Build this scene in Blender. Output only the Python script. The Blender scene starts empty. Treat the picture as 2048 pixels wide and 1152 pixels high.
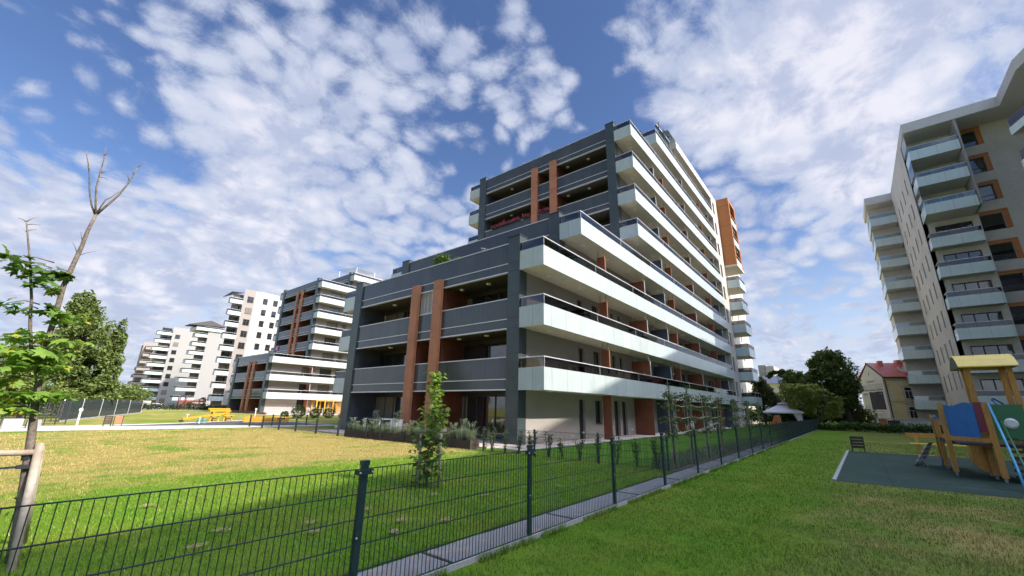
import bpy, math, random
from mathutils import Vector, Matrix, noise
random.seed(7)
PI = math.pi
sc = bpy.context.scene
C = sc.collection
rnd = random.random
def U(a, b): return random.uniform(a, b)

# ------------------------------------------------------------------ materials
def mat(name, col=(.5,.5,.5), rough=.7, metal=0, spec=.5, coat=0, build=None):
    m = bpy.data.materials.new(name); m.use_nodes = True
    b = m.node_tree.nodes['Principled BSDF']
    b.inputs['Base Color'].default_value = (*col, 1)
    b.inputs['Roughness'].default_value = rough
    b.inputs['Metallic'].default_value = metal
    b.inputs['Specular IOR Level'].default_value = spec
    b.inputs['Coat Weight'].default_value = coat
    b.inputs['Coat Roughness'].default_value = .04
    if build: build(NT(m.node_tree), b)
    return m
class NT:
    def __init__(s, t): s.t = t
    def n(s, typ, **k):
        o = s.t.nodes.new(typ)
        for a, v in k.items(): setattr(o, a, v)
        return o
    def l(s, a, b): s.t.links.new(a, b)
    def put(s, sock, v):
        if hasattr(v, 'is_linked') or isinstance(v, bpy.types.NodeSocket): s.l(v, sock)
        else: sock.default_value = v
    def m(s, op, a, b=0.0, c=0.0, clamp=False):
        o = s.n('ShaderNodeMath', operation=op, use_clamp=clamp)
        s.put(o.inputs[0], a); s.put(o.inputs[1], b); s.put(o.inputs[2], c)
        return o.outputs[0]
    def pos(s):
        g = s.n('ShaderNodeNewGeometry'); x = s.n('ShaderNodeSeparateXYZ'); s.l(g.outputs['Position'], x.inputs[0])
        return g.outputs['Position'], x.outputs[0], x.outputs[1], x.outputs[2]
    def noise(s, vec, scale, detail=3, rough=.55, dist=0):
        o = s.n('ShaderNodeTexNoise'); s.l(vec, o.inputs['Vector'])
        o.inputs['Scale'].default_value = scale; o.inputs['Detail'].default_value = detail
        o.inputs['Roughness'].default_value = rough; o.inputs['Distortion'].default_value = dist
        return o.outputs['Fac']
    def ramp(s, v, a, b, lo=0.0, hi=1.0, typ='SMOOTHSTEP'):
        o = s.n('ShaderNodeMapRange', interpolation_type=typ)
        s.put(o.inputs[0], v); s.put(o.inputs[1], a); s.put(o.inputs[2], b); s.put(o.inputs[3], lo); s.put(o.inputs[4], hi)
        return o.outputs[0]
    def mix(s, f, a, b):
        o = s.n('ShaderNodeMix', data_type='RGBA')
        s.put(o.inputs[0], f)
        for i, v in ((6, a), (7, b)):
            if isinstance(v, tuple): o.inputs[i].default_value = (*v, 1)
            else: s.l(v, o.inputs[i])
        return o.outputs[2]
    def bump(s, h, strength, dist, b):
        o = s.n('ShaderNodeBump'); s.l(h, o.inputs['Height'])
        o.inputs['Strength'].default_value = strength; o.inputs['Distance'].default_value = dist
        s.l(o.outputs[0], b.inputs['Normal'])

def speck(c1, c2, scale, bump=0, bd=.01, scale2=None, c3=None):
    def f(t, b):
        p, x, y, z = t.pos()
        n = t.noise(p, scale, 4)
        c = t.mix(t.ramp(n, .3, .7), c1, c2)
        if c3: c = t.mix(t.ramp(t.noise(p, scale2, 3), .5, .68), c, c3)
        t.l(c, b.inputs['Base Color'])
        if bump: t.bump(n, bump, bd, b)
    return f
def seam(period, w, c, cs, offs=0.0, wear=.12, vertical=False, tone=.08):
    """panel joints measured along the wall, plus a faint tone change from panel to panel"""
    def f(t, b):
        p, x, y, z = t.pos()
        u = z if vertical else t.m('ADD', x, y)
        u = t.m('ADD', u, 100 * period + offs)
        fr = t.m('FRACT', t.m('DIVIDE', u, period))
        line = t.m('LESS_THAN', fr, w / period)
        wn = t.n('ShaderNodeTexWhiteNoise', noise_dimensions='2D')
        cb = t.n('ShaderNodeCombineXYZ'); t.l(t.m('FLOOR', t.m('DIVIDE', u, period)), cb.inputs[0])
        t.l(t.m('FLOOR', t.m('DIVIDE', t.m('ADD', z, .47), 2.905)), cb.inputs[1]); t.l(cb.outputs[0], wn.inputs['Vector'])
        k = t.m('MULTIPLY_ADD', wn.outputs['Value'], 2*tone, 1-tone)
        k = t.m('MULTIPLY', k, t.ramp(t.noise(p, 1.1, 4), .2, .8, 1-wear, 1.0))
        sv = t.n('ShaderNodeVectorMath', operation='MULTIPLY'); t.l(p, sv.inputs[0]); sv.inputs[1].default_value = (5, 5, .5)
        k = t.m('MULTIPLY', k, t.ramp(t.noise(sv.outputs[0], 1.0, 4, .6), .25, .6, 1-wear*.9, 1.0))
        cc = t.n('ShaderNodeVectorMath', operation='SCALE'); cc.inputs[0].default_value = c; t.l(k, cc.inputs['Scale'])
        t.l(t.mix(line, cc.outputs[0], cs), b.inputs['Base Color'])
    return f

M = {}
M['plaster'] = mat('grey_plaster', rough=.9, build=speck((.32,.29,.265), (.365,.335,.31), 9, .25, .006, .35, (.31,.285,.265)))
M['cream'] = mat('cream_plaster', rough=.9, build=speck((.43,.395,.355), (.49,.45,.405), 7, .2, .006, .3, (.41,.38,.345)))
M['tower_wall'] = mat('warm_grey_plaster', rough=.9, build=speck((.50,.485,.465), (.575,.56,.535), 8, .3, .008, .4, (.48,.465,.445)))
M['soffit'] = mat('painted_soffit', rough=.85, build=speck((.60,.55,.46), (.66,.61,.52), 3))
M['taupe'] = mat('taupe_plaster', rough=.9, build=speck((.27,.235,.215), (.31,.27,.25), 6))
M['ltgrey'] = mat('light_grey_plaster', rough=.9, build=speck((.28,.27,.26), (.325,.315,.305), 5))
M['dark_glass'] = mat('dark_glazed_panel', rough=.1, spec=.6, build=seam(.95, .012, (.062,.068,.073), (.016,.016,.017)))
M['pillar'] = mat('anthracite_panel', rough=.3, spec=.5, build=speck((.046,.060,.063), (.060,.075,.078), 1.4))
M['fin'] = mat('brown_laminate', rough=.5, build=speck((.34,.135,.065), (.42,.17,.085), 1.3))
M['lam_shade'] = mat('shaded_red_brown_laminate', rough=.5, build=speck((.17,.05,.024), (.22,.068,.034), 1.3))  # darker copy of the fin laminate, with shade put into its colour
M['orange'] = mat('orange_cladding', rough=.5, build=seam(2.905, .03, (.44,.165,.045), (.08,.03,.012), offs=.6, vertical=True))
M['blueboard'] = mat('slate_blue_board', rough=.5, build=speck((.055,.065,.10), (.075,.085,.12), 2))
M['white_glass'] = mat('white_back_painted_glass', rough=.3, spec=.4, coat=.25, build=seam(1.32, .018, (.46,.515,.51), (.16,.18,.18), tone=.035, wear=.10))
M['loggia_shade'] = mat('shaded_loggia_plaster', rough=.9, build=speck((.05,.045,.043), (.07,.063,.06), 4))  # loggia ceilings: the recess shade is put into this near-black colour
M['cheek_shade'] = mat('shaded_loggia_liner', rough=.8, build=speck((.06,.06,.075), (.08,.08,.095), 3))  # liner colour darkened to stand in for shade inside the loggias
M['metal'] = mat('light_metal', (.62,.63,.63), .35, .3)
M['metal_dk'] = mat('dark_metal', (.03,.034,.038), .45, .2)
M['lampglass'] = mat('opal_lamp_cover', (.75,.74,.70), .4)
M['frame'] = mat('dark_window_frame', (.035,.033,.035), .5)
M['wframe'] = mat('white_window_frame', (.72,.71,.68), .5)
def pane_b(t, b):
    oi = t.n('ShaderNodeObjectInfo')
    p, x, y, z = t.pos()
    curtain = t.m('GREATER_THAN', oi.outputs['Random'], .62)
    fold = t.m('MULTIPLY_ADD', t.m('SINE', t.m('MULTIPLY', t.m('ADD', x, y), 42)), .18, .8)
    cc = t.n('ShaderNodeVectorMath', operation='SCALE'); cc.inputs[0].default_value = (.26,.225,.185); t.l(fold, cc.inputs['Scale'])
    t.l(t.mix(curtain, (.014,.016,.018), cc.outputs[0]), b.inputs['Base Color'])
M['pane'] = mat('window_glass', rough=.04, spec=1.0, coat=1, build=pane_b)
def glass(name, tint, refl=.06, rough=.02):
    m = bpy.data.materials.new(name); m.use_nodes = True
    t = NT(m.node_tree); m.node_tree.nodes.clear()
    o = t.n('ShaderNodeOutputMaterial'); tr = t.n('ShaderNodeBsdfTransparent'); gl = t.n('ShaderNodeBsdfGlossy'); mx = t.n('ShaderNodeMixShader')
    fr = t.n('ShaderNodeLayerWeight'); fr.inputs[0].default_value = .35
    tr.inputs[0].default_value = (*tint, 1); gl.inputs['Roughness'].default_value = rough
    t.l(t.m('ADD', t.m('MULTIPLY', fr.outputs['Fresnel'], .75), refl, clamp=True), mx.inputs[0])
    t.l(tr.outputs[0], mx.inputs[1]); t.l(gl.outputs[0], mx.inputs[2]); t.l(mx.outputs[0], o.inputs[0])
    return m
M['smoke'] = glass('smoked_glass', (.36,.35,.36), .05)
M['clear'] = glass('clear_glass', (.72,.82,.84), .1)
M['milk'] = mat('frosted_glass', rough=.2, spec=.5, coat=.3, build=seam(1.3, .02, (.55,.65,.645), (.26,.31,.31), tone=.03, wear=.06))
M['post'] = mat('dark_green_steel', rough=.4, spec=.5, build=speck((.012,.032,.036), (.018,.042,.046), 30))
M['wire'] = mat('dark_green_wire', (.010,.028,.024), .45)
M['concrete'] = mat('concrete', rough=.95, build=speck((.30,.295,.29), (.40,.39,.375), 25, .4, .004, 3, (.27,.26,.25)))
M['slab'] = mat('grey_paving', rough=.95, build=speck((.20,.205,.215), (.30,.30,.305), 40, .5, .004, 4, (.34,.30,.24)))
M['path'] = mat('pale_paving', rough=.95, build=speck((.50,.46,.41), (.58,.54,.48), 8, .2, .004, .6, (.52,.48,.42)))
M['terrace'] = mat('beige_terrace_paving', rough=.95, build=speck((.44,.37,.32), (.52,.44,.38), 6))
M['asphalt'] = mat('dark_rubber_surface', rough=.95, build=speck((.05,.05,.053), (.075,.075,.078), 40, .3, .004))
def rubber_b(t, b):
    p, x, y, z = t.pos()
    n = t.noise(p, 60, 4); n2 = t.noise(p, .8, 3)
    c = t.mix(t.ramp(n, .3, .7), (.028,.050,.037), (.048,.076,.056))
    c = t.mix(t.ramp(n2, .5, .75), c, (.062,.082,.062))
    ln = t.m('MAXIMUM', t.m('LESS_THAN', t.m('FRACT', t.m('ADD', t.m('DIVIDE', x, 1.9), 10)), .012), t.m('LESS_THAN', t.m('FRACT', t.m('ADD', t.m('DIVIDE', y, 1.9), 10.2)), .008))
    t.l(t.mix(ln, c, (.015,.03,.025)), b.inputs['Base Color']); t.bump(n, .6, .006, b)
M['rubber'] = mat('green_rubber_tiles', rough=.95, spec=.15, build=rubber_b)
def grain(c1, c2, c3):
    def f(t, b):
        p, x, y, z = t.pos()
        v = t.n('ShaderNodeVectorMath', operation='MULTIPLY'); t.l(p, v.inputs[0]); v.inputs[1].default_value = (26, 26, 2.2)
        n = t.noise(v.outputs[0], 1, 5, .65, 1.5); n2 = t.noise(p, 2.3, 4)
        c = t.mix(t.ramp(n, .3, .7), c1, c2); c = t.mix(t.ramp(n2, .48, .72, 0, .7), c, c3)
        t.l(c, b.inputs['Base Color']); t.bump(n, .25, .004, b)
    return f
M['wood_y'] = mat('yellow_stained_wood', rough=.65, build=grain((.66,.33,.065), (.44,.20,.04), (.36,.19,.07)))
M['wood_d'] = mat('dark_weathered_wood', rough=.8, build=speck((.045,.03,.025), (.075,.05,.04), 8))
M['wood_p'] = mat('peeled_wood_stake', rough=.8, build=speck((.34,.285,.225), (.45,.385,.31), 14, .3, .004, 3, (.29,.23,.17)))
M['bark'] = mat('grey_brown_bark', rough=.9, build=speck((.10,.078,.062), (.20,.16,.13), 28, .6, .006))
M['bark_d'] = mat('dark_bark', rough=.9, build=speck((.05,.04,.03), (.10,.075,.055), 9, .6, .02))
M['blue'] = mat('blue_play_panel', rough=.4, build=speck((.012,.14,.42), (.02,.17,.48), 3))
M['maroon'] = mat('maroon_play_panel', (.20,.02,.05), .4)
M['green_p'] = mat('green_play_panel', (.03,.16,.06), .4)
M['sky_blue'] = mat('light_blue_tube', (.08,.36,.55), .35)
M['yellow'] = mat('yellow_panel', rough=.45, build=speck((.80,.56,.08), (.86,.62,.10), 3))
M['bright_y'] = mat('bright_yellow_paint', (.60,.30,.015), .45)
M['red'] = mat('red_paint', (.24,.05,.04), .5)
M['brick'] = mat('orange_brick', rough=.85, build=seam(.12, .012, (.62,.19,.07), (.38,.20,.12), vertical=True))
M['canvas'] = mat('lilac_grey_canvas', rough=.9, build=speck((.66,.60,.61), (.72,.66,.67), 2))
M['roof_red'] = mat('red_metal_roof', rough=.5, build=seam(.55, .04, (.64,.18,.14), (.45,.10,.08)))
M['roof_dk'] = mat('dark_roof_edge', (.04,.035,.035), .7)
M['ochre'] = mat('ochre_plaster', rough=.9, build=speck((.80,.60,.28), (.86,.68,.36), 2, c3=(.74,.66,.50), scale2=.5))
M['stone'] = mat('pale_stone_trim', (.55,.48,.38), .85)
M['mural'] = mat('painted_grey_gable', rough=.9, build=speck((.52,.505,.48), (.58,.565,.54), 1.2))
M['ink'] = mat('faded_black_paint', (.10,.095,.10), .9)
M['ink2'] = mat('grey_paint_text', (.30,.29,.29), .9)
def photo_b(t, b):
    p, x, y, z = t.pos()
    n = t.noise(p, 1.8, 4, .65)
    w = t.m('MULTIPLY', t.m('SUBTRACT', 5.0, z), .16)
    t.l(t.mix(t.ramp(t.m('ADD', n, w), .44, .56), (.66,.64,.60), (.03,.028,.045)), b.inputs['Base Color'])
M['mphoto'] = mat('painted_dark_crowd_picture', rough=.9, build=photo_b)
def screen_mat():
    m = bpy.data.materials.new('dark_screen_mesh'); m.use_nodes = True
    t = NT(m.node_tree); m.node_tree.nodes.clear()
    o = t.n('ShaderNodeOutputMaterial'); a = t.n('ShaderNodeBsdfTransparent'); b = t.n('ShaderNodeBsdfDiffuse'); x = t.n('ShaderNodeMixShader')
    b.inputs[0].default_value = (.06,.072,.075,1); x.inputs[0].default_value = .72
    t.l(a.outputs[0], x.inputs[1]); t.l(b.outputs[0], x.inputs[2]); t.l(x.outputs[0], o.inputs[0]); return m
M['screen'] = screen_mat()
M['flower'] = mat('magenta_petals', (.36,.02,.10), .6)
M['purple'] = mat('purple_petals', (.22,.03,.18), .6)
M['pink'] = mat('pink_cloth', (.62,.28,.42), .8)
M['whiteplastic'] = mat('white_plastic', (.72,.72,.72), .5)
M['soil'] = mat('dark_soil', rough=1, build=speck((.06,.045,.03), (.11,.085,.06), 12, .5, .01))
M['straw'] = mat('dry_clippings', (.36,.25,.14), .95)
M['pigeon'] = mat('grey_feathers', (.16,.16,.18), .7)
def leaf(name, c1, c2, c3=None, tr=.35, rough=.5):
    m = bpy.data.materials.new(name); m.use_nodes = True
    t = NT(m.node_tree); b = m.node_tree.nodes['Principled BSDF']; out = m.node_tree.nodes['Material Output']
    g = t.n('ShaderNodeNewGeometry'); r = g.outputs['Random Per Island']
    c = t.mix(r, c1, c2)
    if c3: c = t.mix(t.ramp(r, .86, .9), c, c3)
    t.l(c, b.inputs['Base Color']); b.inputs['Roughness'].default_value = rough; b.inputs['Specular IOR Level'].default_value = .35
    tl = t.n('ShaderNodeBsdfTranslucent'); t.l(c, tl.inputs[0])
    mx = t.n('ShaderNodeMixShader'); mx.inputs[0].default_value = tr
    t.l(b.outputs[0], mx.inputs[1]); t.l(tl.outputs[0], mx.inputs[2]); t.l(mx.outputs[0], out.inputs[0])
    return m
M['maple'] = leaf('maple_leaf', (.14,.27,.035), (.27,.40,.06), (.46,.44,.06), .45)
M['maple_d'] = leaf('dark_maple_leaf', (.06,.13,.02), (.13,.24,.035), (.26,.22,.04), .4)
M['leaf_dk'] = leaf('dark_tree_leaf', (.10,.145,.04), (.235,.29,.08), tr=.4)
M['leaf_md'] = leaf('mid_tree_leaf', (.10,.16,.035), (.25,.31,.07), (.33,.33,.09), tr=.4)
M['leaf_ol'] = leaf('olive_tree_leaf', (.09,.11,.03), (.21,.22,.07), tr=.35)
M['leaf_yl'] = leaf('yellow_green_leaf', (.24,.30,.07), (.46,.46,.13), (.60,.50,.14), tr=.4)
M['box_leaf'] = leaf('box_leaf', (.05,.11,.015), (.12,.20,.03), tr=.25)
M['thuja'] = leaf('thuja_leaf', (.018,.035,.015), (.035,.06,.02), tr=.1)
M['shrub'] = leaf('young_shrub_leaf', (.055,.09,.025), (.12,.17,.05), (.18,.19,.06), tr=.3)
M['rgrass'] = leaf('silvery_grass_blade', (.13,.18,.10), (.28,.34,.22), (.40,.37,.26), tr=.3)
M['hedge'] = leaf('hedge_leaf', (.05,.11,.02), (.12,.21,.04), tr=.3)

# the lawn: green and scorched patches that belong to the ground itself
def lawn_col(t, lush=False):
    p, x, y, z = t.pos()
    big = t.noise(p, .16, 3, .6); mid = t.noise(p, .75, 4, .6); fine = t.noise(p, 9, 3, .6); vf = t.noise(p, 70, 2, .6)
    green = t.mix(t.ramp(fine, .3, .7), (.075,.165,.009), (.12,.225,.016))
    green = t.mix(t.ramp(mid, .35, .7), green, (.155,.21,.022))
    dry = t.mix(t.ramp(fine, .3, .7), (.42,.29,.11), (.30,.23,.075))
    if lush: return t.mix(t.ramp(vf, .3, .7), green, (.06,.19,.012)), vf
    # dryness grows beyond y = 9 on the far lawn, only streaks on the near side
    wob = t.m('MULTIPLY', t.m('SUBTRACT', t.noise(p, .5, 3), .5), 3.5)
    side = t.ramp(t.m('ADD', y, wob), 1.3, .2, 0, .10)
    ky = t.ramp(y, 8.2, 13.5, -.17, .13)
    kx = t.ramp(y, 3.4, 4.4, .055, 0)
    d = t.m('ADD', t.m('ADD', t.m('MULTIPLY', big, .45), t.m('MULTIPLY', mid, .55)), t.m('ADD', ky, kx))
    far = t.ramp(y, 29, 33, 0, -.05)
    d = t.m('ADD', t.m('ADD', d, far), side)
    d = t.m('ADD', d, t.m('MULTIPLY', t.m('SUBTRACT', fine, .5), .22))
    f = t.ramp(d, .47, .66, 0, .92)
    ol = t.m('MULTIPLY', t.ramp(t.m('ADD', y, wob), 1.6, -.2, 0, .85), t.ramp(mid, .3, .55, .45, 1))
    green = t.mix(ol, green, t.mix(t.ramp(fine, .3, .7), (.15,.17,.035), (.21,.215,.055)))
    c = t.mix(f, green, dry)
    c = t.mix(t.ramp(vf, .35, .75, 0, .4), c, (.085,.15,.018))
    return c, vf
def lawn_b(t, b):
    c, vf = lawn_col(t); t.l(c, b.inputs['Base Color']); t.bump(vf, .7, .03, b)
M['lawn'] = mat('lawn_ground', rough=1, spec=.1, build=lawn_b)
def lush_b(t, b):
    c, vf = lawn_col(t, True); t.l(c, b.inputs['Base Color']); t.bump(vf, .7, .03, b)
M['lush'] = mat('watered_lawn_ground', rough=1, spec=.1, build=lush_b)
def blade_b(t, b):
    c, vf = lawn_col(t)
    g = t.n('ShaderNodeNewGeometry'); r = g.outputs['Random Per Island']
    k = t.n('ShaderNodeVectorMath', operation='SCALE'); t.l(c, k.inputs[0]); t.l(t.m('MULTIPLY_ADD', r, .9, .75), k.inputs['Scale'])
    t.l(t.mix(t.ramp(r, .93, .95), k.outputs[0], (.34,.28,.11)), b.inputs['Base Color'])
M['blade'] = mat('grass_blade', rough=.7, spec=.2, build=blade_b)

# ------------------------------------------------------------------ mesh helpers
WL = {}
class MB:
    def __init__(s): s.v = []; s.f = []; s.m = []
    def add(s, vs, fs, m=0):
        o = len(s.v); s.v += [tuple(p) for p in vs]
        for f in fs: s.f.append(tuple(o+i for i in f)); s.m.append(m)
    def box(s, x0, x1, y0, y1, z0, z1, m=0):
        if x0 > x1: x0, x1 = x1, x0
        if y0 > y1: y0, y1 = y1, y0
        s.add([(x0,y0,z0),(x1,y0,z0),(x1,y1,z0),(x0,y1,z0),(x0,y0,z1),(x1,y0,z1),(x1,y1,z1),(x0,y1,z1)],
              [(0,3,2,1),(4,5,6,7),(0,1,5,4),(1,2,6,5),(2,3,7,6),(3,0,4,7)], m)
        return s
    def hexa(s, p, m=0):
        s.add(p, [(0,3,2,1),(4,5,6,7),(0,1,5,4),(1,2,6,5),(2,3,7,6),(3,0,4,7)], m); return s
    def bar(s, p, q, w, h=None, m=0, up=(0,0,1)):
        p = Vector(p); q = Vector(q); h = h or w; d = (q-p).normalized(); up = Vector(up)
        if abs(d.dot(up)) > .98: up = Vector((1,0,0))
        a = d.cross(up).normalized()*w/2; b = a.cross(d).normalized()*h/2
        s.add([p-a-b, p+a-b, p+a+b, p-a+b, q-a-b, q+a-b, q+a+b, q-a+b],
              [(0,3,2,1),(4,5,6,7),(0,1,5,4),(1,2,6,5),(2,3,7,6),(3,0,4,7)], m); return s
    def tube(s, pts, rs, n=8, m=0, cap=True):
        pts = [Vector(p) for p in pts]
        if not isinstance(rs, (list, tuple)): rs = [rs]*len(pts)
        o = len(s.v); prev = None
        for i, p in enumerate(pts):
            d = (pts[min(i+1, len(pts)-1)]-pts[max(i-1, 0)]).normalized()
            up = Vector((0,0,1)) if abs(d.z) < .9 else Vector((1,0,0))
            if prev is not None: up = prev
            a = d.cross(up); a = a.normalized() if a.length > 1e-6 else Vector((1,0,0))
            b = a.cross(d).normalized(); prev = b
            for k in range(n):
                t = 2*PI*k/n; s.v.append(tuple(p+a*math.cos(t)*rs[i]+b*math.sin(t)*rs[i]))
        for i in range(len(pts)-1):
            for k in range(n):
                k2 = (k+1) % n
                s.f.append((o+i*n+k, o+i*n+k2, o+(i+1)*n+k2, o+(i+1)*n+k)); s.m.append(m)
        if cap:
            s.f.append(tuple(o+k for k in range(n))[::-1]); s.m.append(m)
            s.f.append(tuple(o+(len(pts)-1)*n+k for k in range(n))); s.m.append(m)
        return s
    def poly(s, pts, z, m=0, up=True):
        s.add([(x, y, z) for x, y in pts], [tuple(range(len(pts))) if up else tuple(range(len(pts)))[::-1]], m); return s
    def prism(s, pts, z0, z1, m=0):
        n = len(pts)
        s.add([(x,y,z0) for x,y in pts]+[(x,y,z1) for x,y in pts],
              [tuple(range(n))[::-1], tuple(range(n, 2*n))]+[(i, (i+1)%n, n+(i+1)%n, n+i) for i in range(n)], m); return s
    def build(s, name, mats, parent=None, smooth=False, base=None, **tags):
        if not isinstance(mats, (list, tuple)): mats = [mats]
        xs = [p[0] for p in s.v]; ys = [p[1] for p in s.v]; zs = [p[2] for p in s.v]
        c = Vector(base) if base else Vector(((min(xs)+max(xs))/2, (min(ys)+max(ys))/2, min(zs) if parent is None else (min(zs)+max(zs))/2))
        me = bpy.data.meshes.new(name)
        me.from_pydata([(p[0]-c.x, p[1]-c.y, p[2]-c.z) for p in s.v], [], s.f)
        for m in mats: me.materials.append(M[m] if isinstance(m, str) else m)
        if len(mats) > 1: me.polygons.foreach_set('material_index', s.m)
        if smooth: me.polygons.foreach_set('use_smooth', [True]*len(s.f))
        me.update()
        o = bpy.data.objects.new(name, me); C.objects.link(o)
        WL[o.name] = c
        if parent: o.parent = parent; o.location = c-WL[parent.name]
        else: o.location = c
        for k, v in tags.items(): o[k] = v
        return o
class Fr:
    """a wall frame: s runs along a, d outwards along n"""
    def __init__(f, P, a, n): f.P = Vector((*P, 0)); f.a = Vector((*a, 0)).normalized(); f.n = Vector((*n, 0)).normalized()
    def pt(f, s, d, z): p = f.P+f.a*s+f.n*d; return (p.x, p.y, z)
    def box(f, mb, s0, s1, d0, d1, z0, z1, m=0):
        if (f.a.cross(f.n)).z < 0: s0, s1 = s1, s0
        p = f.pt
        mb.hexa([p(s0,d0,z0), p(s1,d0,z0), p(s1,d1,z0), p(s0,d1,z0), p(s0,d0,z1), p(s1,d0,z1), p(s1,d1,z1), p(s0,d1,z1)], m)
        return mb
    def wall(f, mb, s0, s1, z0, z1, holes, th=.25, m=0):
        zc = sorted({z0, z1} | {z for h in holes for z in h[2:4] if z0 < z < z1})
        for a, b in zip(zc, zc[1:]):
            mid = (a+b)/2; hs = sorted((h[0], h[1]) for h in holes if h[2] < mid < h[3]); cur = s0
            for h0, h1 in hs:
                if h0 > cur: f.box(mb, cur, h0, -th, 0, a, b, m)
                cur = max(cur, h1)
            if cur < s1: f.box(mb, cur, s1, -th, 0, a, b, m)
        return mb
    def window(f, par, h, nm=1, tr=0, fm='frame', dep=.16, fw=.06, sub=True, sill=True, name='window'):
        s0, s1, z0, z1 = h
        a = MB()
        f.box(a, s0, s0+fw, -dep-.05, -dep+.02, z0, z1); f.box(a, s1-fw, s1, -dep-.05, -dep+.02, z0, z1)
        f.box(a, s0+fw, s1-fw, -dep-.05, -dep+.02, z0, z0+fw); f.box(a, s0+fw, s1-fw, -dep-.05, -dep+.02, z1-fw, z1)
        for k in range(1, nm+1):
            c = s0+(s1-s0)*k/(nm+1); f.box(a, c-fw/2, c+fw/2, -dep-.045, -dep+.015, z0+fw, z1-fw)
        if tr: f.box(a, s0+fw, s1-fw, -dep-.045, -dep+.012, z0+(z1-z0)*tr, z0+(z1-z0)*tr+.05)
        if sill: f.box(a, s0-.03, s1+.03, -dep+.02, .04, z0-.035, z0-.002)
        b = MB(); f.box(b, s0+fw, s1-fw, -dep-.04, -dep-.01, z0+fw, z1-fw)
        if sub:
            o = a.build(name, fm, par); b.build('pane', 'pane', o)
        else:
            k = len(a.f); a.add(b.v, b.f, 1); o = a.build(name, [fm, 'pane'], par)
        return o
def empty(name, loc, label, cat, group=None):
    o = bpy.data.objects.new(name, None); C.objects.link(o); o.location = loc; o.empty_display_size = .3
    WL[o.name] = Vector(loc); o['label'] = label; o['category'] = cat
    if group: o['group'] = group
    return o
def tag(o, label=None, cat=None, group=None, kind=None):
    if label: o['label'] = label
    if cat: o['category'] = cat
    if group: o['group'] = group
    if kind: o['kind'] = kind
    return o
def kids(o): return [c for c in bpy.data.objects if c.parent == o]
KC = {}
def copy_tree(o, loc, label=None, rz=0, sc_=None):
    def cp(x, par):
        c = x.copy(); C.objects.link(c)
        if par: c.parent = par
        if x.name not in KC: KC[x.name] = kids(x)
        for ch in KC[x.name]: cp(ch, c)
        return c
    r = cp(o, None); r.location = loc; r.rotation_euler = (0, 0, rz)
    if sc_: r.scale = (sc_,)*3 if not isinstance(sc_, tuple) else sc_
    if label: r['label'] = label
    return r
def struct(mb, name, m, **k):
    o = mb.build(name, m, **k); o['kind'] = 'structure'; return o
# ------------------------------------------------------------------ ground
g = MB(); N = 48; R_ = 1500
g.v.append((20, 20, 0))
for k in range(N):
    t = 2*PI*k/N; g.v.append((20+R_*math.cos(t), 20+R_*math.sin(t), 0))
for k in range(N): g.f.append((0, 1+k, 1+(k+1) % N)); g.m.append(0)
struct(g, 'ground', 'lawn', base=(0,0,0))
struct(MB().poly([(12.75,4.45),(56,4.45),(56,10.45),(13.6,10.45)], .004), 'garden_lawn', 'lush')
struct(MB().poly([(12.45,11),(13.6,10.45),(13.6,12.2),(12.45,12.2)], .004), 'garden_lawn_corner', 'lush')
struct(MB().box(13.6, 53.9, 10.45, 12.0, -.05, .03), 'side_terrace', 'terrace')
struct(MB().box(13.3, 17.25, 12.0, 27.0, -.05, .05), 'front_terrace', 'terrace')
struct(MB().box(-2.5, 56, 3.56, 4.07, -.05, .025), 'paved_strip', 'slab')
struct(MB().poly([(-18,34.9),(1.9,34.1),(6.7,33.4),(12.2,33.1),(19,33.1),(19,48.8),(16.4,47.3),(10.2,42.3),(4,39.9),(-18,41)], .004), 'path', 'path')
struct(MB().poly([(4.6,38.2),(9.3,37.6),(13.3,35.9),(18.4,34.5),(18.4,46.3),(16.3,46.0),(10.3,41.3)], .008), 'play_surface', 'asphalt')
struct(MB().poly([(13.8,-9.5),(25.2,-9.5),(25.2,.62),(13.8,.72)], .006), 'playground_surface', 'rubber')
k_ = MB().hexa([(13.8,.70,-.05),(25.2,.60,-.05),(25.2,.68,-.05),(13.8,.78,-.05),(13.8,.70,.035),(25.2,.60,.035),(25.2,.68,.035),(13.8,.78,.035)])
struct(k_, 'playground_kerb', 'concrete')
struct(MB().hexa([(52.6,-9,-.05),(55.3,3.2,-.05),(55.4,3.2,-.05),(52.7,-9,-.05),(52.6,-9,.04),(55.3,3.2,.04),(55.4,3.2,.04),(52.7,-9,.04)]), 'lawn_kerb', 'concrete')
struct(MB().poly([(27,67),(60,67),(60,75.3),(27,75.3)], .004), 'neighbour_patio', 'terrace')
struct(MB().poly([(12.5,108),(75,108),(75,112),(12.5,112)], .006), 'far_path', 'path')

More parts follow.
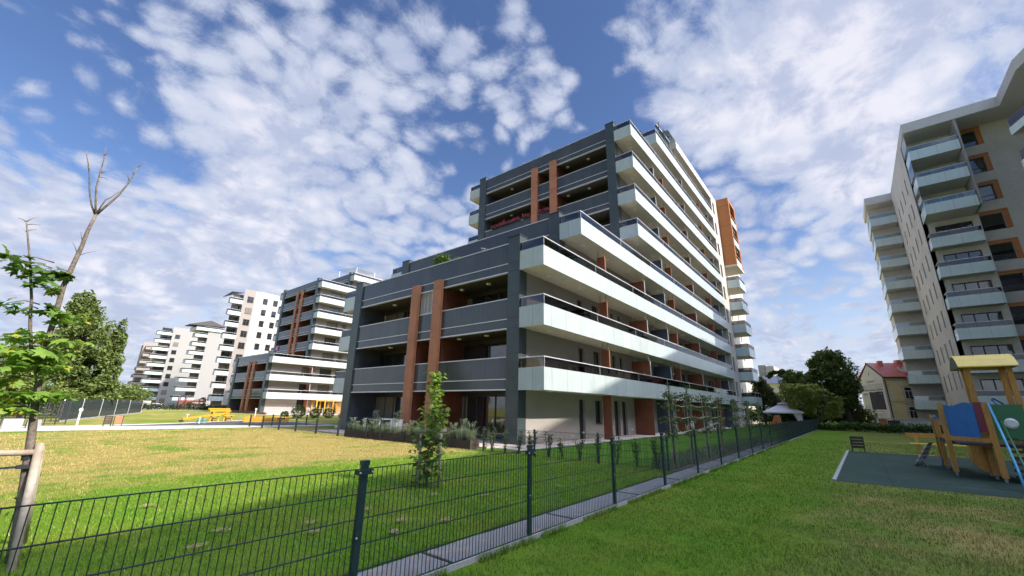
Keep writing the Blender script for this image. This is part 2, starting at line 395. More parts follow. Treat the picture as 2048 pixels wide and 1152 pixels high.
# ------------------------------------------------------------------ stepped apartment blocks
S1, DS = 2.43, 2.905
def sn(n): return S1+DS*(n-1)
FW_ = 14.95   # width of the dark end facade
def stepped(X0, Yc, blocks, XE, label, win_levels, partitions, detail=True, roofX=None, level_to=None):
    """blocks: (X, first level, last level); dark facade looks to -X, white balconies to -Y and +Y"""
    root = empty('apartment_building', (X0, Yc, 0), label, 'apartment building')
    YL = Yc+FW_+.15; W0 = Yc+.05; W1 = YL-.05
    top = blocks[-1][2]
    XB = {}
    for X, a, b in blocks:
        for n in range(a, b+1): XB[n] = X
    XB[0] = blocks[0][0]
    # solid core
    core = MB()
    for n in range(0, top):
        z0 = sn(n)+.2 if n else 0; z1 = sn(n+1)
        x0 = XB[n+1]+2.15
        core.box(x0, XE, W0+.25, W1-.25, z0, z1)
        core.box(x0-.01, XE, W0+.02, W1-.02, z1, z1+.2)
    core.build('body', 'soffit', root)
    for n in range(0, top):
        z0 = sn(n)+.2 if n else 0; z1 = sn(n+1); X = XB[n+1]
        f = Fr((0, W0), (1, 0), (0, -1)); w = MB(); holes = []
        if n in win_levels:
            dx = X0-15.25
            for (a, b, zb, zt) in win_levels[n]:
                if a+dx > X+.6: holes.append((a+dx, b+dx, z0+zb, z0+zt))
        f.wall(w, X+.22, XE, z0, z1, holes)
        w.build('wall', 'plaster', root)
        MB().box(X+.22, XE, W1-.25, W1, z0, z1).build('wall', 'plaster', root)
        for h in holes: f.window(root, h, nm=1 if h[1]-h[0] > .8 else 0, sub=detail and n < 3)
    for bi, (X, a, b) in enumerate(blocks):
        zb = 0 if bi == 0 else sn(blocks[bi-1][2])+.2
        ptop = sn(b)+(1.86 if a != b or bi == 0 else 1.75)
        # corner pillars: stacked panels with open joints
        for (y0, y1) in ((Yc, Yc+.74), (YL-.86, YL)):
            p = MB(); zs = [zb]
            for n in range(max(a-1, 1) if bi else 1, b+1):
                for q in (sn(n), sn(n)+.48, sn(n)+1.66):
                    if zb+.3 < q < ptop-.25: zs.append(q)
            if bi == 0: zs.append(1.3); zs.sort()
            zs.append(ptop)
            for q0, q1 in zip(zs, zs[1:]): p.box(X, X+.62, y0, y1, q0+.008, q1-.008)
            p.box(X+.02, X+.60, y0+.02, y1-.02, zb, ptop-.02)
            pl = p.build('pillar', 'pillar', root)
            MB().box(X-.03, X+.65, y0-.03, y1+.03, ptop, ptop+.05).build('cap', 'metal_dk', pl)
        # dark glazed parapet bands
        ya, yb = Yc+.76, YL-.88
        first = max(a, 1) if bi == 0 else a-1
        for n in range(first, b+1):
            if bi and n < a: continue
            s = sn(n); hh = 1.5 if n < b else 1.56
            pr = MB().box(X+.10, X+.20, ya, yb, s+.03, s+hh).build('parapet', 'dark_glass', root)
            tr = MB()
            tr.box(X+.055, X+.22, ya, yb, s-.03, s+.03); tr.box(X+.075, X+.0995, ya, yb, s+.465, s+.505); tr.box(X+.07, X+.23, ya, yb, s+hh, s+hh+.045)
            tr.build('trim', 'metal', pr)
            MB().box(X+.22, X+2.14, ya, yb, s+.002, s+.19).build('slab', 'loggia_shade', root)
            if n == b:
                rr = MB().bar((X+.55, ya, s+hh+.2), (X+.55, yb, s+hh+.2), .05)
                for i in range(9):
                    y = ya+(yb-ya)*i/8; rr.bar((X+.55, y, s+.2), (X+.55, y, s+hh+.18), .04)
                rr.build('roof_railing', 'metal', root)
        # loggias behind the bands
        for n in range(0 if bi == 0 else a-1, b):
            if bi and n < a-1: continue
            z0 = sn(n)+.2 if n else .05; z1 = sn(n+1)
            if bi and n == a-1: z0 = sn(n)+.2
            lg = MB(); y = ya+.2
            while y < yb-.6:
                w_ = min(U(.9, 1.6), yb-y-.1)
                lg.box(X+2.05, X+2.12, y, y+.07, z0, z1-.2)
                y += w_
            lg.box(X+2.05, X+2.12, ya, yb, z1-.25, z1); lg.box(X+2.05, X+2.12, ya, yb, z0, z0+.07)
            for yy in (ya-.0, yb-.03): MB().box(X+.25, X+2.04, yy, yy+.03, z0, z1-.002).build('shade_liner', 'cheek_shade', root)  # dark liners added at the loggia ends to deepen the shade
            fr_ = lg.build('loggia_window', 'frame', root)
            for i in range(6):
                q0 = ya+(yb-ya)*i/6; q1 = ya+(yb-ya)*(i+1)/6
                MB().box(X+2.08, X+2.11, q0, q1, z0+.07, z1-.25).build('pane', 'pane', fr_)
            if n == 0 or not detail: continue
            for yy in (Yc+2.9, Yc+5.0, Yc+11.5):
                MB().tube([(X+.95, yy, z1-.002), (X+.95, yy, z1-.07)], [.15, .13], 12).build('ceiling_lamp', 'lampglass', root)
        # side cheeks of the loggias and the brown fins
        for (y0, y1) in ((Yc+5.63, Yc+6.30), (Yc+7.68, Yc+8.33)):
            zt = sn(b)+.5; zs = [zb]
            for n in range(1, b+1):
                for q in (sn(n), sn(n)+.48, sn(n)+1.7):
                    if zb+.2 < q < zt-.1: zs.append(q)
            zs.append(zt); fm = MB()
            for q0, q1 in zip(zs, zs[1:]): fm.box(X-.13, X+.08, y0, y1, q0+.007, q1-.007)
            fm.box(X-.11, X+.062, y0+.02, y1-.02, zb, zt-.02)
            for n in range(0, b):
                z0 = (sn(n)+.2 if n else 0); z1 = sn(n+1)
                if z1 > zb+.5: MB().box(X+.24, X+2.04, y0+.04, y1-.04, max(z0, zb), z1-.005).build('loggia_partition', 'lam_shade', root)
            fm.build('fin', 'fin', root)
    # long side balconies
    def balcony(x0, x1, yw, yo, s, glassmat='smoke', endR=False, lamps=True, panel='white_glass', zrail=.45, double=False):
        sg = -1 if yo < yw else 1
        bl = MB().box(x0+.03, x1, yw, yo-sg*.035, s, s+.17).build('balcony', 'soffit', root)
        p = MB(); p.box(x0, x1, yo-sg*.03, yo, s-.03, s+.97); p.box(x0, x0+.03, yw, yo-sg*.031, s-.03, s+.97)
        if endR: p.box(x1-.03, x1, yw, yo-sg*.031, s-.03, s+.97)
        p.build('parapet', panel, bl)
        r = MB(); r.box(x0+.06, x1-.02, yo-sg*.07, yo-sg*.055, s+.98, s+.97+zrail)
        r.box(x0+.055, x0+.07, yw, yo-sg*.072, s+.98, s+.97+zrail)
        if endR: r.box(x1-.07, x1-.055, yw, yo-sg*.072, s+.98, s+.97+zrail)
        r.build('rail_glass', glassmat, bl)
        h = MB(); zt = s+.99+zrail
        h.bar((x0+.05, yo-sg*.063, zt), (x1, yo-sg*.063, zt), .055, .045); h.bar((x0+.063, yw, zt), (x0+.063, yo-sg*.03, zt), .055, .045)
        if endR: h.bar((x1-.06, yw, zt), (x1-.06, yo-sg*.03, zt), .055, .045)
        n_ = max(1, int((x1-x0)/1.32))
        for i in range(0, n_+1, 1 if n_ < 8 else 4):
            x = x0+.09+(x1-x0-.12)*i/n_; h.bar((x, yo-sg*.042, s+.98), (x, yo-sg*.042, zt-.02), .018)
        h.bar((x0+.10, yw+sg*.12, s+.17), (x0+.10, yw+sg*.12, zt), .035)
        if double:
            h.bar((x0+.4, yo-sg*.35, zt+.16), (x1*.25+x0*.75+2, yo-sg*.35, zt+.16), .05); h.bar((x0+.4, yw, zt+.16), (x0+.4, yo-sg*.33, zt+.16), .05)
            for i in range(5): h.bar((x0+.4+i*1.6, yo-sg*.35, s+.17), (x0+.4+i*1.6, yo-sg*.35, zt+.14), .035)
        h.build('handrail', 'metal', bl)
        if lamps:
            x = x0+1.6
            while x < min(x1-1, x0+26):
                MB().tube([(x, (yw+yo)/2, s-.001), (x, (yw+yo)/2, s-.06)], [.15, .13], 10).build('ceiling_lamp', 'lampglass', bl); x += 3.1
        return bl
    for n in range(1, top+1):
        last = any(b == n for _, _, b in blocks)
        balcony(XB[n]+.02, XE, W0, Yc-1.44, sn(n), lamps=detail, double=last and detail and n < 5)
        balcony(XB[n]+.02, min(XB[n]+7, XE), W1, YL+1.42, sn(n), endR=True, lamps=False)
    # privacy partitions standing on the balconies
    for (x, full, m_, n0) in partitions:
        x += X0-15.25
        for n in range(n0, top):
            if x < XB[n+1]+1.5: continue
            z0 = sn(n)+.18 if n else .03
            zt = sn(n+1)-.42 if n else sn(1)-.04
            yi = W0 if full else Yc-.76
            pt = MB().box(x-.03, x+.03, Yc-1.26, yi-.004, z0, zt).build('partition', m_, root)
            if n:
                e = MB()
                for y in ((Yc-1.2, Yc-.85) if not full else (Yc-1.2, Yc-.2)): e.bar((x, y, zt), (x, y, sn(n+1)-.002), .03)
                e.box(x-.036, x+.036, Yc-1.30, Yc-1.262, z0, zt)
                e.build('edge_frame', 'metal' if full else 'fin', pt)
    return root, balcony, W0, YL, XB

DOORS = [(29.3, 31.9, .02, 2.25), (35.7, 36.6, .02, 2.25), (37.2, 38.9, .02, 2.25), (39.5, 40.8, .02, 2.25), (42.4, 43.3, .02, 2.2), (44.0, 46.6, .02, 2.2), (48.6, 49.5, .02, 2.2), (50.1, 51.2, .02, 2.2)]
WIN = {0: [(20.83, 21.5, .02, 2.14), (22.75, 23.56, .83, 2.13), (25.28, 26.05, .02, 2.17), (26.42, 27.18, .02, 2.17)]+DOORS}
for n in range(1, 10): WIN[n] = [(20.9, 21.62, .55, 2.42), (22.75, 23.62, .55, 2.42), (25.33, 25.85, .55, 2.42), (26.48, 27.02, .55, 2.42)]+DOORS
PART = [(22.15, False, 'lam_shade', 0), (28.45, True, 'lam_shade', 0), (32.65, True, 'blueboard', 0), (34.95, False, 'lam_shade', 0), (41.4, True, 'lam_shade', 0), (47.8, False, 'lam_shade', 0), (51.6, True, 'blueboard', 0)]
root, balcony, W0, YL, XB = stepped(15.25, 11.95, [(15.25,1,3), (19.0,4,4), (27.6,5,8), (33.8,9,9)], 53.9,
    'dark stepped apartment building with brown fins and long white glass balconies, nearest to the fence', WIN, PART)
main_root = root
# glazed stair strip between the fins
gz = MB()
for i in range(5): gz.bar((15.42, 18.3+i*.33, sn(2)+1.56), (15.42, 18.3+i*.33, sn(3)-.04), .03)
gz.box(15.40, 15.44, 18.27, 19.63, sn(2)+1.545, sn(2)+1.60); go = gz.build('glazed_screen', 'metal', root)
MB().box(15.45, 15.46, 18.27, 19.63, sn(2)+1.6, sn(3)-.04).build('pane', 'ltgrey', go)
# roof: top storey, projecting roof slab, glass canopy
MB().box(40.3, 56.9, 10.53, 27.0, sn(10), sn(10)+.86).build('roof', 'cream', root)
MB().box(42.5, 53.9, 12.2, 26.7, sn(9)+.2, sn(10)).build('top_storey', 'plaster', root)
cn = MB()
for i in range(4): cn.bar((36.2+i*1.4, 10.9, sn(9)+.2), (36.2+i*1.4, 10.9, sn(10)+.9), .06)
cn.bar((39.2, 10.9, sn(10)+.2), (37.6, 11.6, sn(10)+1.75), .22, .12)
co = cn.build('canopy_frame', 'metal_dk', root)
MB().hexa([(38.2,10.6,sn(10)+1.0),(41.6,10.6,sn(10)+1.0),(41.6,13.5,sn(10)+1.55),(38.2,13.5,sn(10)+1.55),(38.2,10.6,sn(10)+1.03),(41.6,10.6,sn(10)+1.03),(41.6,13.5,sn(10)+1.58),(38.2,13.5,sn(10)+1.58)]).build('canopy', 'clear', root)
# end wall with one window per storey
e = Fr((0, 10.51), (1, 0), (0, -1)); w = MB()
hs = [(54.42, 55.3, sn(n)+1.02, sn(n)+2.6) for n in range(1, 10)]
e.wall(w, 53.902, 56.9, 0, sn(10)-.002, hs)
w.box(53.902, 56.898, 10.762, 26.9, 0, sn(10)-.002)
w.build('end_wall', 'cream', root)
for h in hs: e.window(root, h, nm=0, tr=.35, sub=False)
# recessed wing with narrow windows, small balconies and the orange box
e2 = Fr((0, 12.5), (1, 0), (0, -1)); w = MB(); hs = []
for n in range(0, 9):
    z = sn(n)+.2 if n else 0
    hs += [(58.4, 60.2, z+.03, z+2.25)]+[(x, x+.55, z+.8, z+2.3) for x in (64.2, 66.2, 68.4, 73.0)]
e2.wall(w, 56.902, 80, 0, sn(10)+.2, hs); w.box(56.902, 80, 12.76, 27, 0, sn(10)+.2)
w.build('wing_wall', 'cream', root)
for h in hs:
    if h[1]-h[0] > 1 and h[2] > 19.9: continue
    e2.window(root, h, nm=1 if h[1]-h[0] > 1 else 0, sub=False, sill=False)
for n in range(1, 7): balcony(57.0, 60.8, 12.5, 9.05, sn(n), endR=True, panel='milk', lamps=True)
MB().box(56.99, 61.2, 9.0, 12.49, sn(7)-.1, sn(7)+.12).build('box_floor', 'soffit', root)
ob = MB(); ob.box(57.0, 57.2, 9.06, 12.49, sn(7)+.12, sn(10)+.95); ob.box(61.0, 61.2, 9.06, 12.49, sn(7)+.12, sn(10)+.95); ob.box(57.2, 61.0, 9.06, 12.49, sn(10)+.55, sn(10)+.95)
ob.box(57.2, 57.55, 9.08, 9.3, sn(7)+.12, sn(10)+.55); ob.box(60.65, 61.0, 9.08, 9.3, sn(7)+.12, sn(10)+.55)
ob.build('orange_box', 'orange', root)
for n in (7, 8, 9):
    z = sn(n)+.12
    b_ = MB().box(57.55, 60.65, 9.07, 9.12, z, z+.95)
    bo = b_.build('box_parapet', 'white_glass', root)
    MB().bar((57.55, 9.1, z+1.45), (60.65, 9.1, z+1.45), .04).build('handrail', 'metal', bo)
    if n > 7: MB().box(57.2, 61.0, 9.3, 12.49, z-.2, z-.02).build('box_slab', 'soffit', root)

# the same kind of building further along the lawn
WIN2 = {n: [(20.9, 22.2, .5, 2.4), (24.2, 26.4, .1, 2.4), (27.2, 28.1, .5, 2.4)] for n in range(0, 9)}
root2, balc2, W02, YL2, _ = stepped(28.5, 75.3, [(28.5,1,3), (34.7,4,8), (40.9,9,9)], 62,
    'dark stepped apartment building with brown fins seen beyond the left end of the nearest one', WIN2, [(22.15, True, 'fin', 0)], detail=False)
tc = MB()
for i in range(9): tc.bar((42.5+i*.55, 76.2, sn(10)+.5), (42.5+i*.55, 83.5, sn(10)+1.2), .08, .12)
for (x, y) in ((42.6, 76.3), (46.8, 76.3), (42.6, 83.3), (46.8, 83.3)): tc.bar((x, y, sn(9)+.2), (x, y, sn(10)+.5+(.66 if y > 80 else 0)), .1)
tc.build('roof_pergola', 'metal', root2)
MB().box(43.2, 60, 78, 90, sn(9)+.2, sn(10)+.1).build('top_storey', 'plaster', root2)

# ------------------------------------------------------------------ farther blocks to the left
def win_grid(fr, root, cols, zs, mdiv=0, m='frame'):
    for (a, b) in cols:
        for z in zs:
            mb = MB(); fr.box(mb, a, b, .0, .05, z, z+1.55); 
            k = MB(); fr.box(k, a+.09, b-.09, .03, .065, z+.09, z+1.46)
            if mdiv:
                c = (a+b)/2; fr.box(mb, c-.04, c+.04, .05, .08, z+.06, z+1.5); fr.box(mb, a+.05, b-.05, .05, .078, z+.95, z+1.02)
            else: fr.box(mb, a+.05, b-.05, .05, .078, z+.5, z+.56)
            o = len(mb.f); mb.add(k.v, k.f, 1); mb.build('window', [m, 'pane'], root)
def lumpy_balcony(root, x0, x1, y0, y1, s, panel='white_glass', dark=True, h=.95):
    """a balcony that wraps a corner: front looks to -Y, side to -X"""
    b = MB().box(x0+.05, x1, y0+.05, y1, s, s+.2).build('balcony', 'soffit', root)
    p = MB(); p.box(x0, x1, y0, y0+.045, s-.05, s+h); p.box(x0, x0+.045, y0+.046, y1, s-.05, s+h); p.build('parapet', panel, b)
    r = MB(); r.box(x0+.03, x1, y0+.06, y0+.09, s+h, s+h+.42); r.box(x0+.06, x0+.09, y0+.1, y1, s+h, s+h+.42); r.build('rail_glass', 'smoke', b)
    MB().bar((x0+.05, y0+.06, s+h+.44), (x1, y0+.06, s+h+.44), .06).build('handrail', 'metal', b)
    return b
b3 = empty('apartment_building', (38, 115, 0), 'tall cream and taupe apartment block with square windows behind the second dark building', 'apartment building')
MB().prism([(37.7,115),(62,115),(62,128),(41.6,128)], 0, 29.2).build('wall', 'cream', b3)
MB().prism([(35.2,115.02),(37.698,115.02),(41.59,128),(39.2,128)], 0, 29.25).build('stair_wall', 'taupe', b3)
MB().prism([(33.3,116.6),(35.6,116.6),(39.1,128),(36.8,128)], 0, 27.9).build('balcony_core', 'plaster', b3)
f3 = Fr((0, 115), (1, 0), (0, -1)); f3b = Fr((0, 115.02), (1, 0), (0, -1))
zr = [2.05+2.9*k for k in range(0, 9)]
win_grid(f3, b3, [(39.6, 40.7), (42.1, 43.2), (45, 46.1), (48, 49.1)], [z+.9 for z in zr])
win_grid(f3b, b3, [(36.0, 37.4)], [z+.7 for z in zr], 1)
for z in zr: 
    lumpy_balcony(b3, 32.4, 35.2, 115.0, 116.4, z)
    mb = MB(); mb.box(33.35, 35.1, 116.5, 116.59, z+.25, z+2.6); mb.build('window', 'pane', b3)
MB().hexa([(32.6,115.4,28.0),(35.2,115.4,28.2),(35.2,122,29.0),(32.6,122,27.6),(32.6,115.4,28.1),(35.2,115.4,28.3),(35.2,122,29.1),(32.6,122,27.7)]).build('roof_canopy', 'metal_dk', b3)
b4 = empty('apartment_building', (44, 165, 0), 'light grey apartment block with wrap-around balconies and a slanting roof canopy', 'apartment building')
MB().prism([(42.3,165),(54,165),(54,178),(46,178)], 0, 25.2).build('wall', 'ltgrey', b4)
MB().prism([(40.2,166.8),(42.8,166.8),(45.9,178),(43.6,178)], 0, 24.6).build('balcony_core', 'plaster', b4)
for k in range(8):
    z = 2.1+2.9*k
    lumpy_balcony(b4, 38.9-.55*(7-k)*.55, 42.3, 165.0, 168.5, z)
    MB().box(40.3, 42.2, 166.6, 166.79, z+.25, z+2.7).build('window', 'pane', b4)
lumpy_balcony(b4, 38.7, 46.5, 164.6, 172, 2.1+2.9*8-.7)
MB().hexa([(36.6,164,25.9),(47,165,26.6),(47,170,26.6),(36.6,170,25.9),(36.6,164,26.05),(42.5,165,28.2),(42.5,170,28.2),(36.6,170,26.05)]).build('roof_canopy', 'roof_dk', b4)
b5 = empty('apartment_building', (42, 195, 0), 'pale grey apartment block with a single column of small windows', 'apartment building')
MB().prism([(39.0,195),(52,195),(52,214),(43.2,214)], 0, 28.6).build('wall', 'ltgrey', b5)
win_grid(Fr((0, 195), (1, 0), (0, -1)), b5, [(39.9, 41.4)], [1.2+2.9*k for k in range(9)])
MB().prism([(35.9,196.6),(39.3,196.6),(43.1,214),(39.8,214)], 0, 27.5).build('balcony_core', 'plaster', b5)
for k in range(9):
    z = 2.3+2.9*k; lumpy_balcony(b5, 34.6-.12*(8-k), 39, 195.3, 198, z, 'milk')
    MB().box(36, 38.9, 196.4, 196.59, z+.25, z+2.7).build('window', 'pane', b5)
b6 = empty('apartment_building', (42, 235, 0), 'farthest grey brown apartment block with staggered dark balconies, beside the trees', 'apartment building')
MB().box(40.8, 47, 236, 255, 0, 26.6).build('wall', 'taupe', b6)
MB().prism([(38.0,234),(40.79,234),(44,250),(41.5,250)], 0, 26.2).build('end_wall', 'taupe', b6)
for k in range(8):
    z = 2.4+2.95*k
    lumpy_balcony(b6, 35.6+.42*k, 41+.15*k, 231.4, 236, z, 'taupe'); lumpy_balcony(b6, 41.6+.15*k, 45.2, 232.6, 236, z, 'pillar')

# ------------------------------------------------------------------ tower on the right with its long diagonal wing
tw = empty('apartment_tower', (54, -8, 0), 'tall grey tower block on the right with orange framed windows and narrow window slits', 'tower block')
fA = Fr((0, -8), (1, 0), (0, 1)); w = MB(); hs = []
for k in range(0, 10):
    for i, x in enumerate((56.9, 59.75, 62.6, 65.4)):
        if not (k == 9): hs.append((x, x+.72, 1.25+2.9*k, 2.85+2.9*k))
fA.wall(w, 54.3, 68.5, 0, 28.6, hs, .3)
w.box(54.602, 68.5, -20, -8.302, 0, 28.6)
w.build('wall', 'tower_wall', tw)
for h in hs: fA.window(tw, h, nm=0, sub=False, sill=True, dep=.2, fm='taupe')
fB = Fr((54.3, 0), (0, 1), (-1, 0)); w = MB(); hsd = []; hso = []
for k in range(0, 10):
    z = (2.35+2.9*(k-1)+.2) if k else 0
    hsd.append((-11.25, -8.75, z+.05, z+2.2)); hso.append((-13.2, -11.75, z+.95, z+2.5))
fB.wall(w, -16.2, -8.0, 0, 28.6, hsd+hso, .3); w.build('front_wall', 'tower_wall', tw)
for h in hsd: fB.window(tw, h, nm=2, dep=.14, fw=.09)
for h in hso:
    fB.window(tw, h, nm=0, tr=.32, dep=.2, fw=.08)
    m_ = MB(); fB.box(m_, h[0]-.36, h[0], 0, .05, h[2]-.05, h[3]+.34); fB.box(m_, h[0], h[1]+.0, 0, .05, h[3], h[3]+.34)
    m_.build('window_surround', 'orange', tw)
rf = MB(); WP = [(51.5,-8.0), (68.5,-8.0), (68.5,-5.3), (75.5,-5.3), (75.5,-26), (60,-26), (45,-34), (8,-40), (-14,-40), (-14,-27.7), (8,-27.2), (46.4,-14.45), (51.5,-14.45)]
rf.prism(WP[::-1], 28.6, 29.6); rf.build('roof', 'tower_wall', tw)
def tbal(x0, x1, y0, y1, s, panel, rail, hp=.95, hr=.45, side=True):
    b = MB().box(x0+.04, x1, y0+.04, y1-.04, s, s+.18).build('balcony', 'tower_wall', tw)
    p = MB(); p.box(x0, x0+.035, y0, y1, s-.04, s+hp); p.box(x0+.036, x1, y1-.035, y1, s-.04, s+hp); p.box(x0+.036, x1, y0, y0+.035, s-.04, s+hp); p.build('parapet', panel, b)
    r = MB(); r.box(x0+.05, x0+.065, y0+.05, y1-.05, s+hp, s+hp+hr); r.box(x0+.07, x1, y1-.065, y1-.05, s+hp, s+hp+hr); r.box(x0+.07, x1, y0+.05, y0+.065, s+hp, s+hp+hr); r.build('rail_glass', rail, b)
    h = MB(); h.bar((x0+.05, y0, s+hp+hr), (x0+.05, y1, s+hp+hr), .05); h.bar((x0+.05, y1-.05, s+hp+hr), (x1, y1-.05, s+hp+hr), .05)
    n_ = int((y1-y0)/.95)
    for i in range(n_+1): h.bar((x0+.09, y0+.06+(y1-y0-.12)*i/n_, s+.18), (x0+.09, y0+.06+(y1-y0-.12)*i/n_, s+hp+hr), .03)
    h.build('handrail', 'metal', b)
for k in range(0, 9):
    s = 2.35+2.9*k
    if k >= 6: tbal(51.55, 54.3, -11.45, -8.03, s, 'milk', 'clear')
    else: tbal(52.95, 54.3, -11.45, -8.03, s, 'milk', 'smoke')
for k in range(6, 9): MB().box(51.62, 54.28, -8.02, -8.0, 2.35+2.9*k+1.45, 2.35+2.9*(k+1)-.06).build('side_glazing', 'clear', tw)
MB().box(51.6, 54.29, -11.66, -11.5, 19.8, 28.6).build('divider_wall', 'ltgrey', tw)
for k in range(0, 10):
    s = 2.35+2.9*(k-1)+.0
    if k: tbal(68.52, 75, -7.98, -5.35, s, 'milk', 'clear', .95, .5)
MB().box(68.52, 75, -20, -8.3, 0, 28.6).build('rear_wall', 'tower_wall', tw)
MB().box(70.6, 75, -8.28, -5.5, 0, 28.6).build('rear_wall', 'tower_wall', tw)
# diagonal wing
A0 = Vector((46.6, -16.2)); A1 = Vector((8, -28.9)); a_ = (A1-A0).normalized(); n_ = Vector((a_.y, -a_.x))
if n_.y < 0: n_ = -n_
fW = Fr((A0.x, A0.y), (a_.x, a_.y), (n_.x, n_.y)); L_ = (A1-A0).length
w = MB(); fW.box(w, 0, L_, -10, 0, 0, 28.6)
w.box(46.7, 54.29, -26, -16.25, 0, 28.6); w.box(-13.5, 8, -38, -29, 0, 28.6)
w.build('wing_wall', 'tower_wall', tw)
for k in range(0, 9):
    s = 2.35+2.9*k
    for (q0, q1, DW) in ((.1, 7.5, 3.6), (13, 19, 2.0), (25, 31, 2.0)):
        if k == 8 and q0 < 1: continue
        b = MB(); fW.box(b, q0, q1, 0, DW, s, s+.2); bo = b.build('balcony', 'tower_wall', tw)
        p = MB(); fW.box(p, q0, q1, DW, DW+.04, s-.04, s+.6); fW.box(p, q0, q0+.04, 0, DW-.01, s-.04, s+.6); fW.box(p, q1-.04, q1, 0, DW-.01, s-.04, s+.6); p.build('parapet', 'milk', bo)
        r = MB(); fW.box(r, q0+.02, q1, DW-.05, DW-.035, s+.6, s+1.4); fW.box(r, q0+.03, q0+.045, 0, DW-.06, s+.6, s+1.4); r.build('rail_glass', 'smoke', bo)
        d_ = MB(); fW.box(d_, q0+.5, q1-.6, .0, .04, s+.25, s+2.5); d_.build('window', 'pane', tw)
# ------------------------------------------------------------------ old town house with the painted gable
def rayd(x, y): v = Vector((x, y)); return v
g_ = Vector((.893, .45)).normalized(); q_ = Vector((g_.y, -g_.x))   # along the gable (away), along the ochre front (to the right)
H0 = Vector((69.9, -3.1))
hs_ = empty('town_house', (69.9, -3.1, 0), 'old ochre two-storey house with red metal roof and a newspaper page painted on its gable', 'house')
def HP(u, v, z): p = H0+g_*u+q_*v; return (p.x, p.y, z)
HW, HL, ZE, ZR = 5.0, 14.0, 6.2, 8.0
w = MB(); w.hexa([HP(0,.0,0), HP(HW,0,0), HP(HW,HL,0), HP(0,HL,0), HP(0,0,ZE), HP(HW,0,ZE), HP(HW,HL,ZE), HP(0,HL,ZE)][::1]); w.build('wall', 'ochre', hs_)
w = MB(); w.add([HP(0,-.06,0), HP(HW,-.06,0), HP(HW,-.06,ZE-.3), HP(HW/2,-.06,ZR), HP(0,-.06,ZE), HP(0,-.005,0), HP(HW,-.005,0), HP(HW,-.005,ZE-.3), HP(HW/2,-.005,ZR), HP(0,-.005,ZE)],
   [(0,1,2,3,4), (9,8,7,6,5), (0,5,6,1), (1,6,7,2), (2,7,8,3), (3,8,9,4), (4,9,5,0)]); w.build('gable', 'mural', hs_)
w = MB()
for u0, z0, u1, z1 in ((-.35, ZE-.12, HW/2, ZR+.05), (HW/2, ZR+.05, HW+.3, ZE-.12)):
    w.hexa([HP(u0,-.15,z0), HP(u1,-.15,z1), HP(u1,HL,z1), HP(u0,HL,z0), HP(u0,-.15,z0+.1), HP(u1,-.15,z1+.1), HP(u1,HL,z1+.1), HP(u0,HL,z0+.1)])
rfo = w.build('roof', 'roof_red', hs_)
e = MB().hexa([HP(-.42,-.2,ZE-.2), HP(-.3,-.2,ZE-.2), HP(-.3,HL,ZE-.2), HP(-.42,HL,ZE-.2), HP(-.42,-.2,ZE-.05), HP(-.3,-.2,ZE-.05), HP(-.3,HL,ZE-.05), HP(-.42,HL,ZE-.05)])
e.bar(HP(-.38,-.2,ZE-.05), HP(HW/2,-.2,ZR+.12), .1, .14); e.build('gutter', 'roof_dk', hs_)
for (u, v, a, b, zt) in ((1.7, .9, .45, .45, 8.35), (2.2, 3.2, .6, 1.3, 8.5)):
    m_ = MB().hexa([HP(u,v,7), HP(u+a,v,7), HP(u+a,v+b,7), HP(u,v+b,7), HP(u,v,zt), HP(u+a,v,zt), HP(u+a,v+b,zt), HP(u,v+b,zt)])
    c_ = m_.build('chimney', 'roof_red', rfo)
    MB().hexa([HP(u-.08,v-.08,zt), HP(u+a+.08,v-.08,zt), HP(u+a+.08,v+b+.08,zt), HP(u-.08,v+b+.08,zt), HP(u-.08,v-.08,zt+.09), HP(u+a+.08,v-.08,zt+.09), HP(u+a+.08,v+b+.08,zt+.09), HP(u-.08,v+b+.08,zt+.09)])
for v in (2.6, 4.7):
    sl = (ZR-ZE+.17)/(HW/2+.35); z0 = ZE-.12+sl*(.75+.35)+.1; z1 = ZE-.12+sl*(1.45+.35)+.1
    MB().hexa([HP(.75,v,z0), HP(1.45,v,z1), HP(1.45,v+.8,z1), HP(.75,v+.8,z0), HP(.72,v,z0+.08), HP(1.42,v,z1+.08), HP(1.42,v+.8,z1+.08), HP(.72,v+.8,z0+.08)]).build('skylight', 'wframe', rfo)
    MB().hexa([HP(.80,v+.1,z0+.1), HP(1.32,v+.1,z1+.05), HP(1.32,v+.7,z1+.05), HP(.80,v+.7,z0+.1), HP(.78,v+.1,z0+.12), HP(1.30,v+.1,z1+.07), HP(1.30,v+.7,z1+.07), HP(.78,v+.7,z0+.12)]).build('skylight_pane', 'clear', rfo)
fH = Fr((H0.x, H0.y), (q_.x, q_.y), (-g_.x, -g_.y))
for z, ped in ((3.55, False), (1.25, True)):
    for v in (1.9, 3.9, 6.2, 8.2, 10.4):
        m_ = MB(); fH.box(m_, v-.12, v+.92, 0, .06, z-.12, z+1.55)
        if ped:
            m_.add([fH.pt(v-.35,.0,z+1.75), fH.pt(v+1.15,.0,z+1.75), fH.pt(v+.4,.0,z+2.1), fH.pt(v-.35,.14,z+1.75), fH.pt(v+1.15,.14,z+1.75), fH.pt(v+.4,.14,z+2.1)], [(0,1,2),(5,4,3),(0,3,4,1),(1,4,5,2),(2,5,3,0)])
        s_ = m_.build('window_surround', 'stone', hs_)
        k = MB(); fH.box(k, v, v+.8, .06, .10, z, z+1.4); wo = k.build('window', 'wframe', hs_)
        k = MB()
        for (a, b, c, d) in ((.06,.37,.06,.9), (.43,.74,.06,.9), (.06,.74,.98,1.34)): fH.box(k, v+a, v+b, .10, .11, z+c, z+d)
        k.build('pane', 'pane', wo)
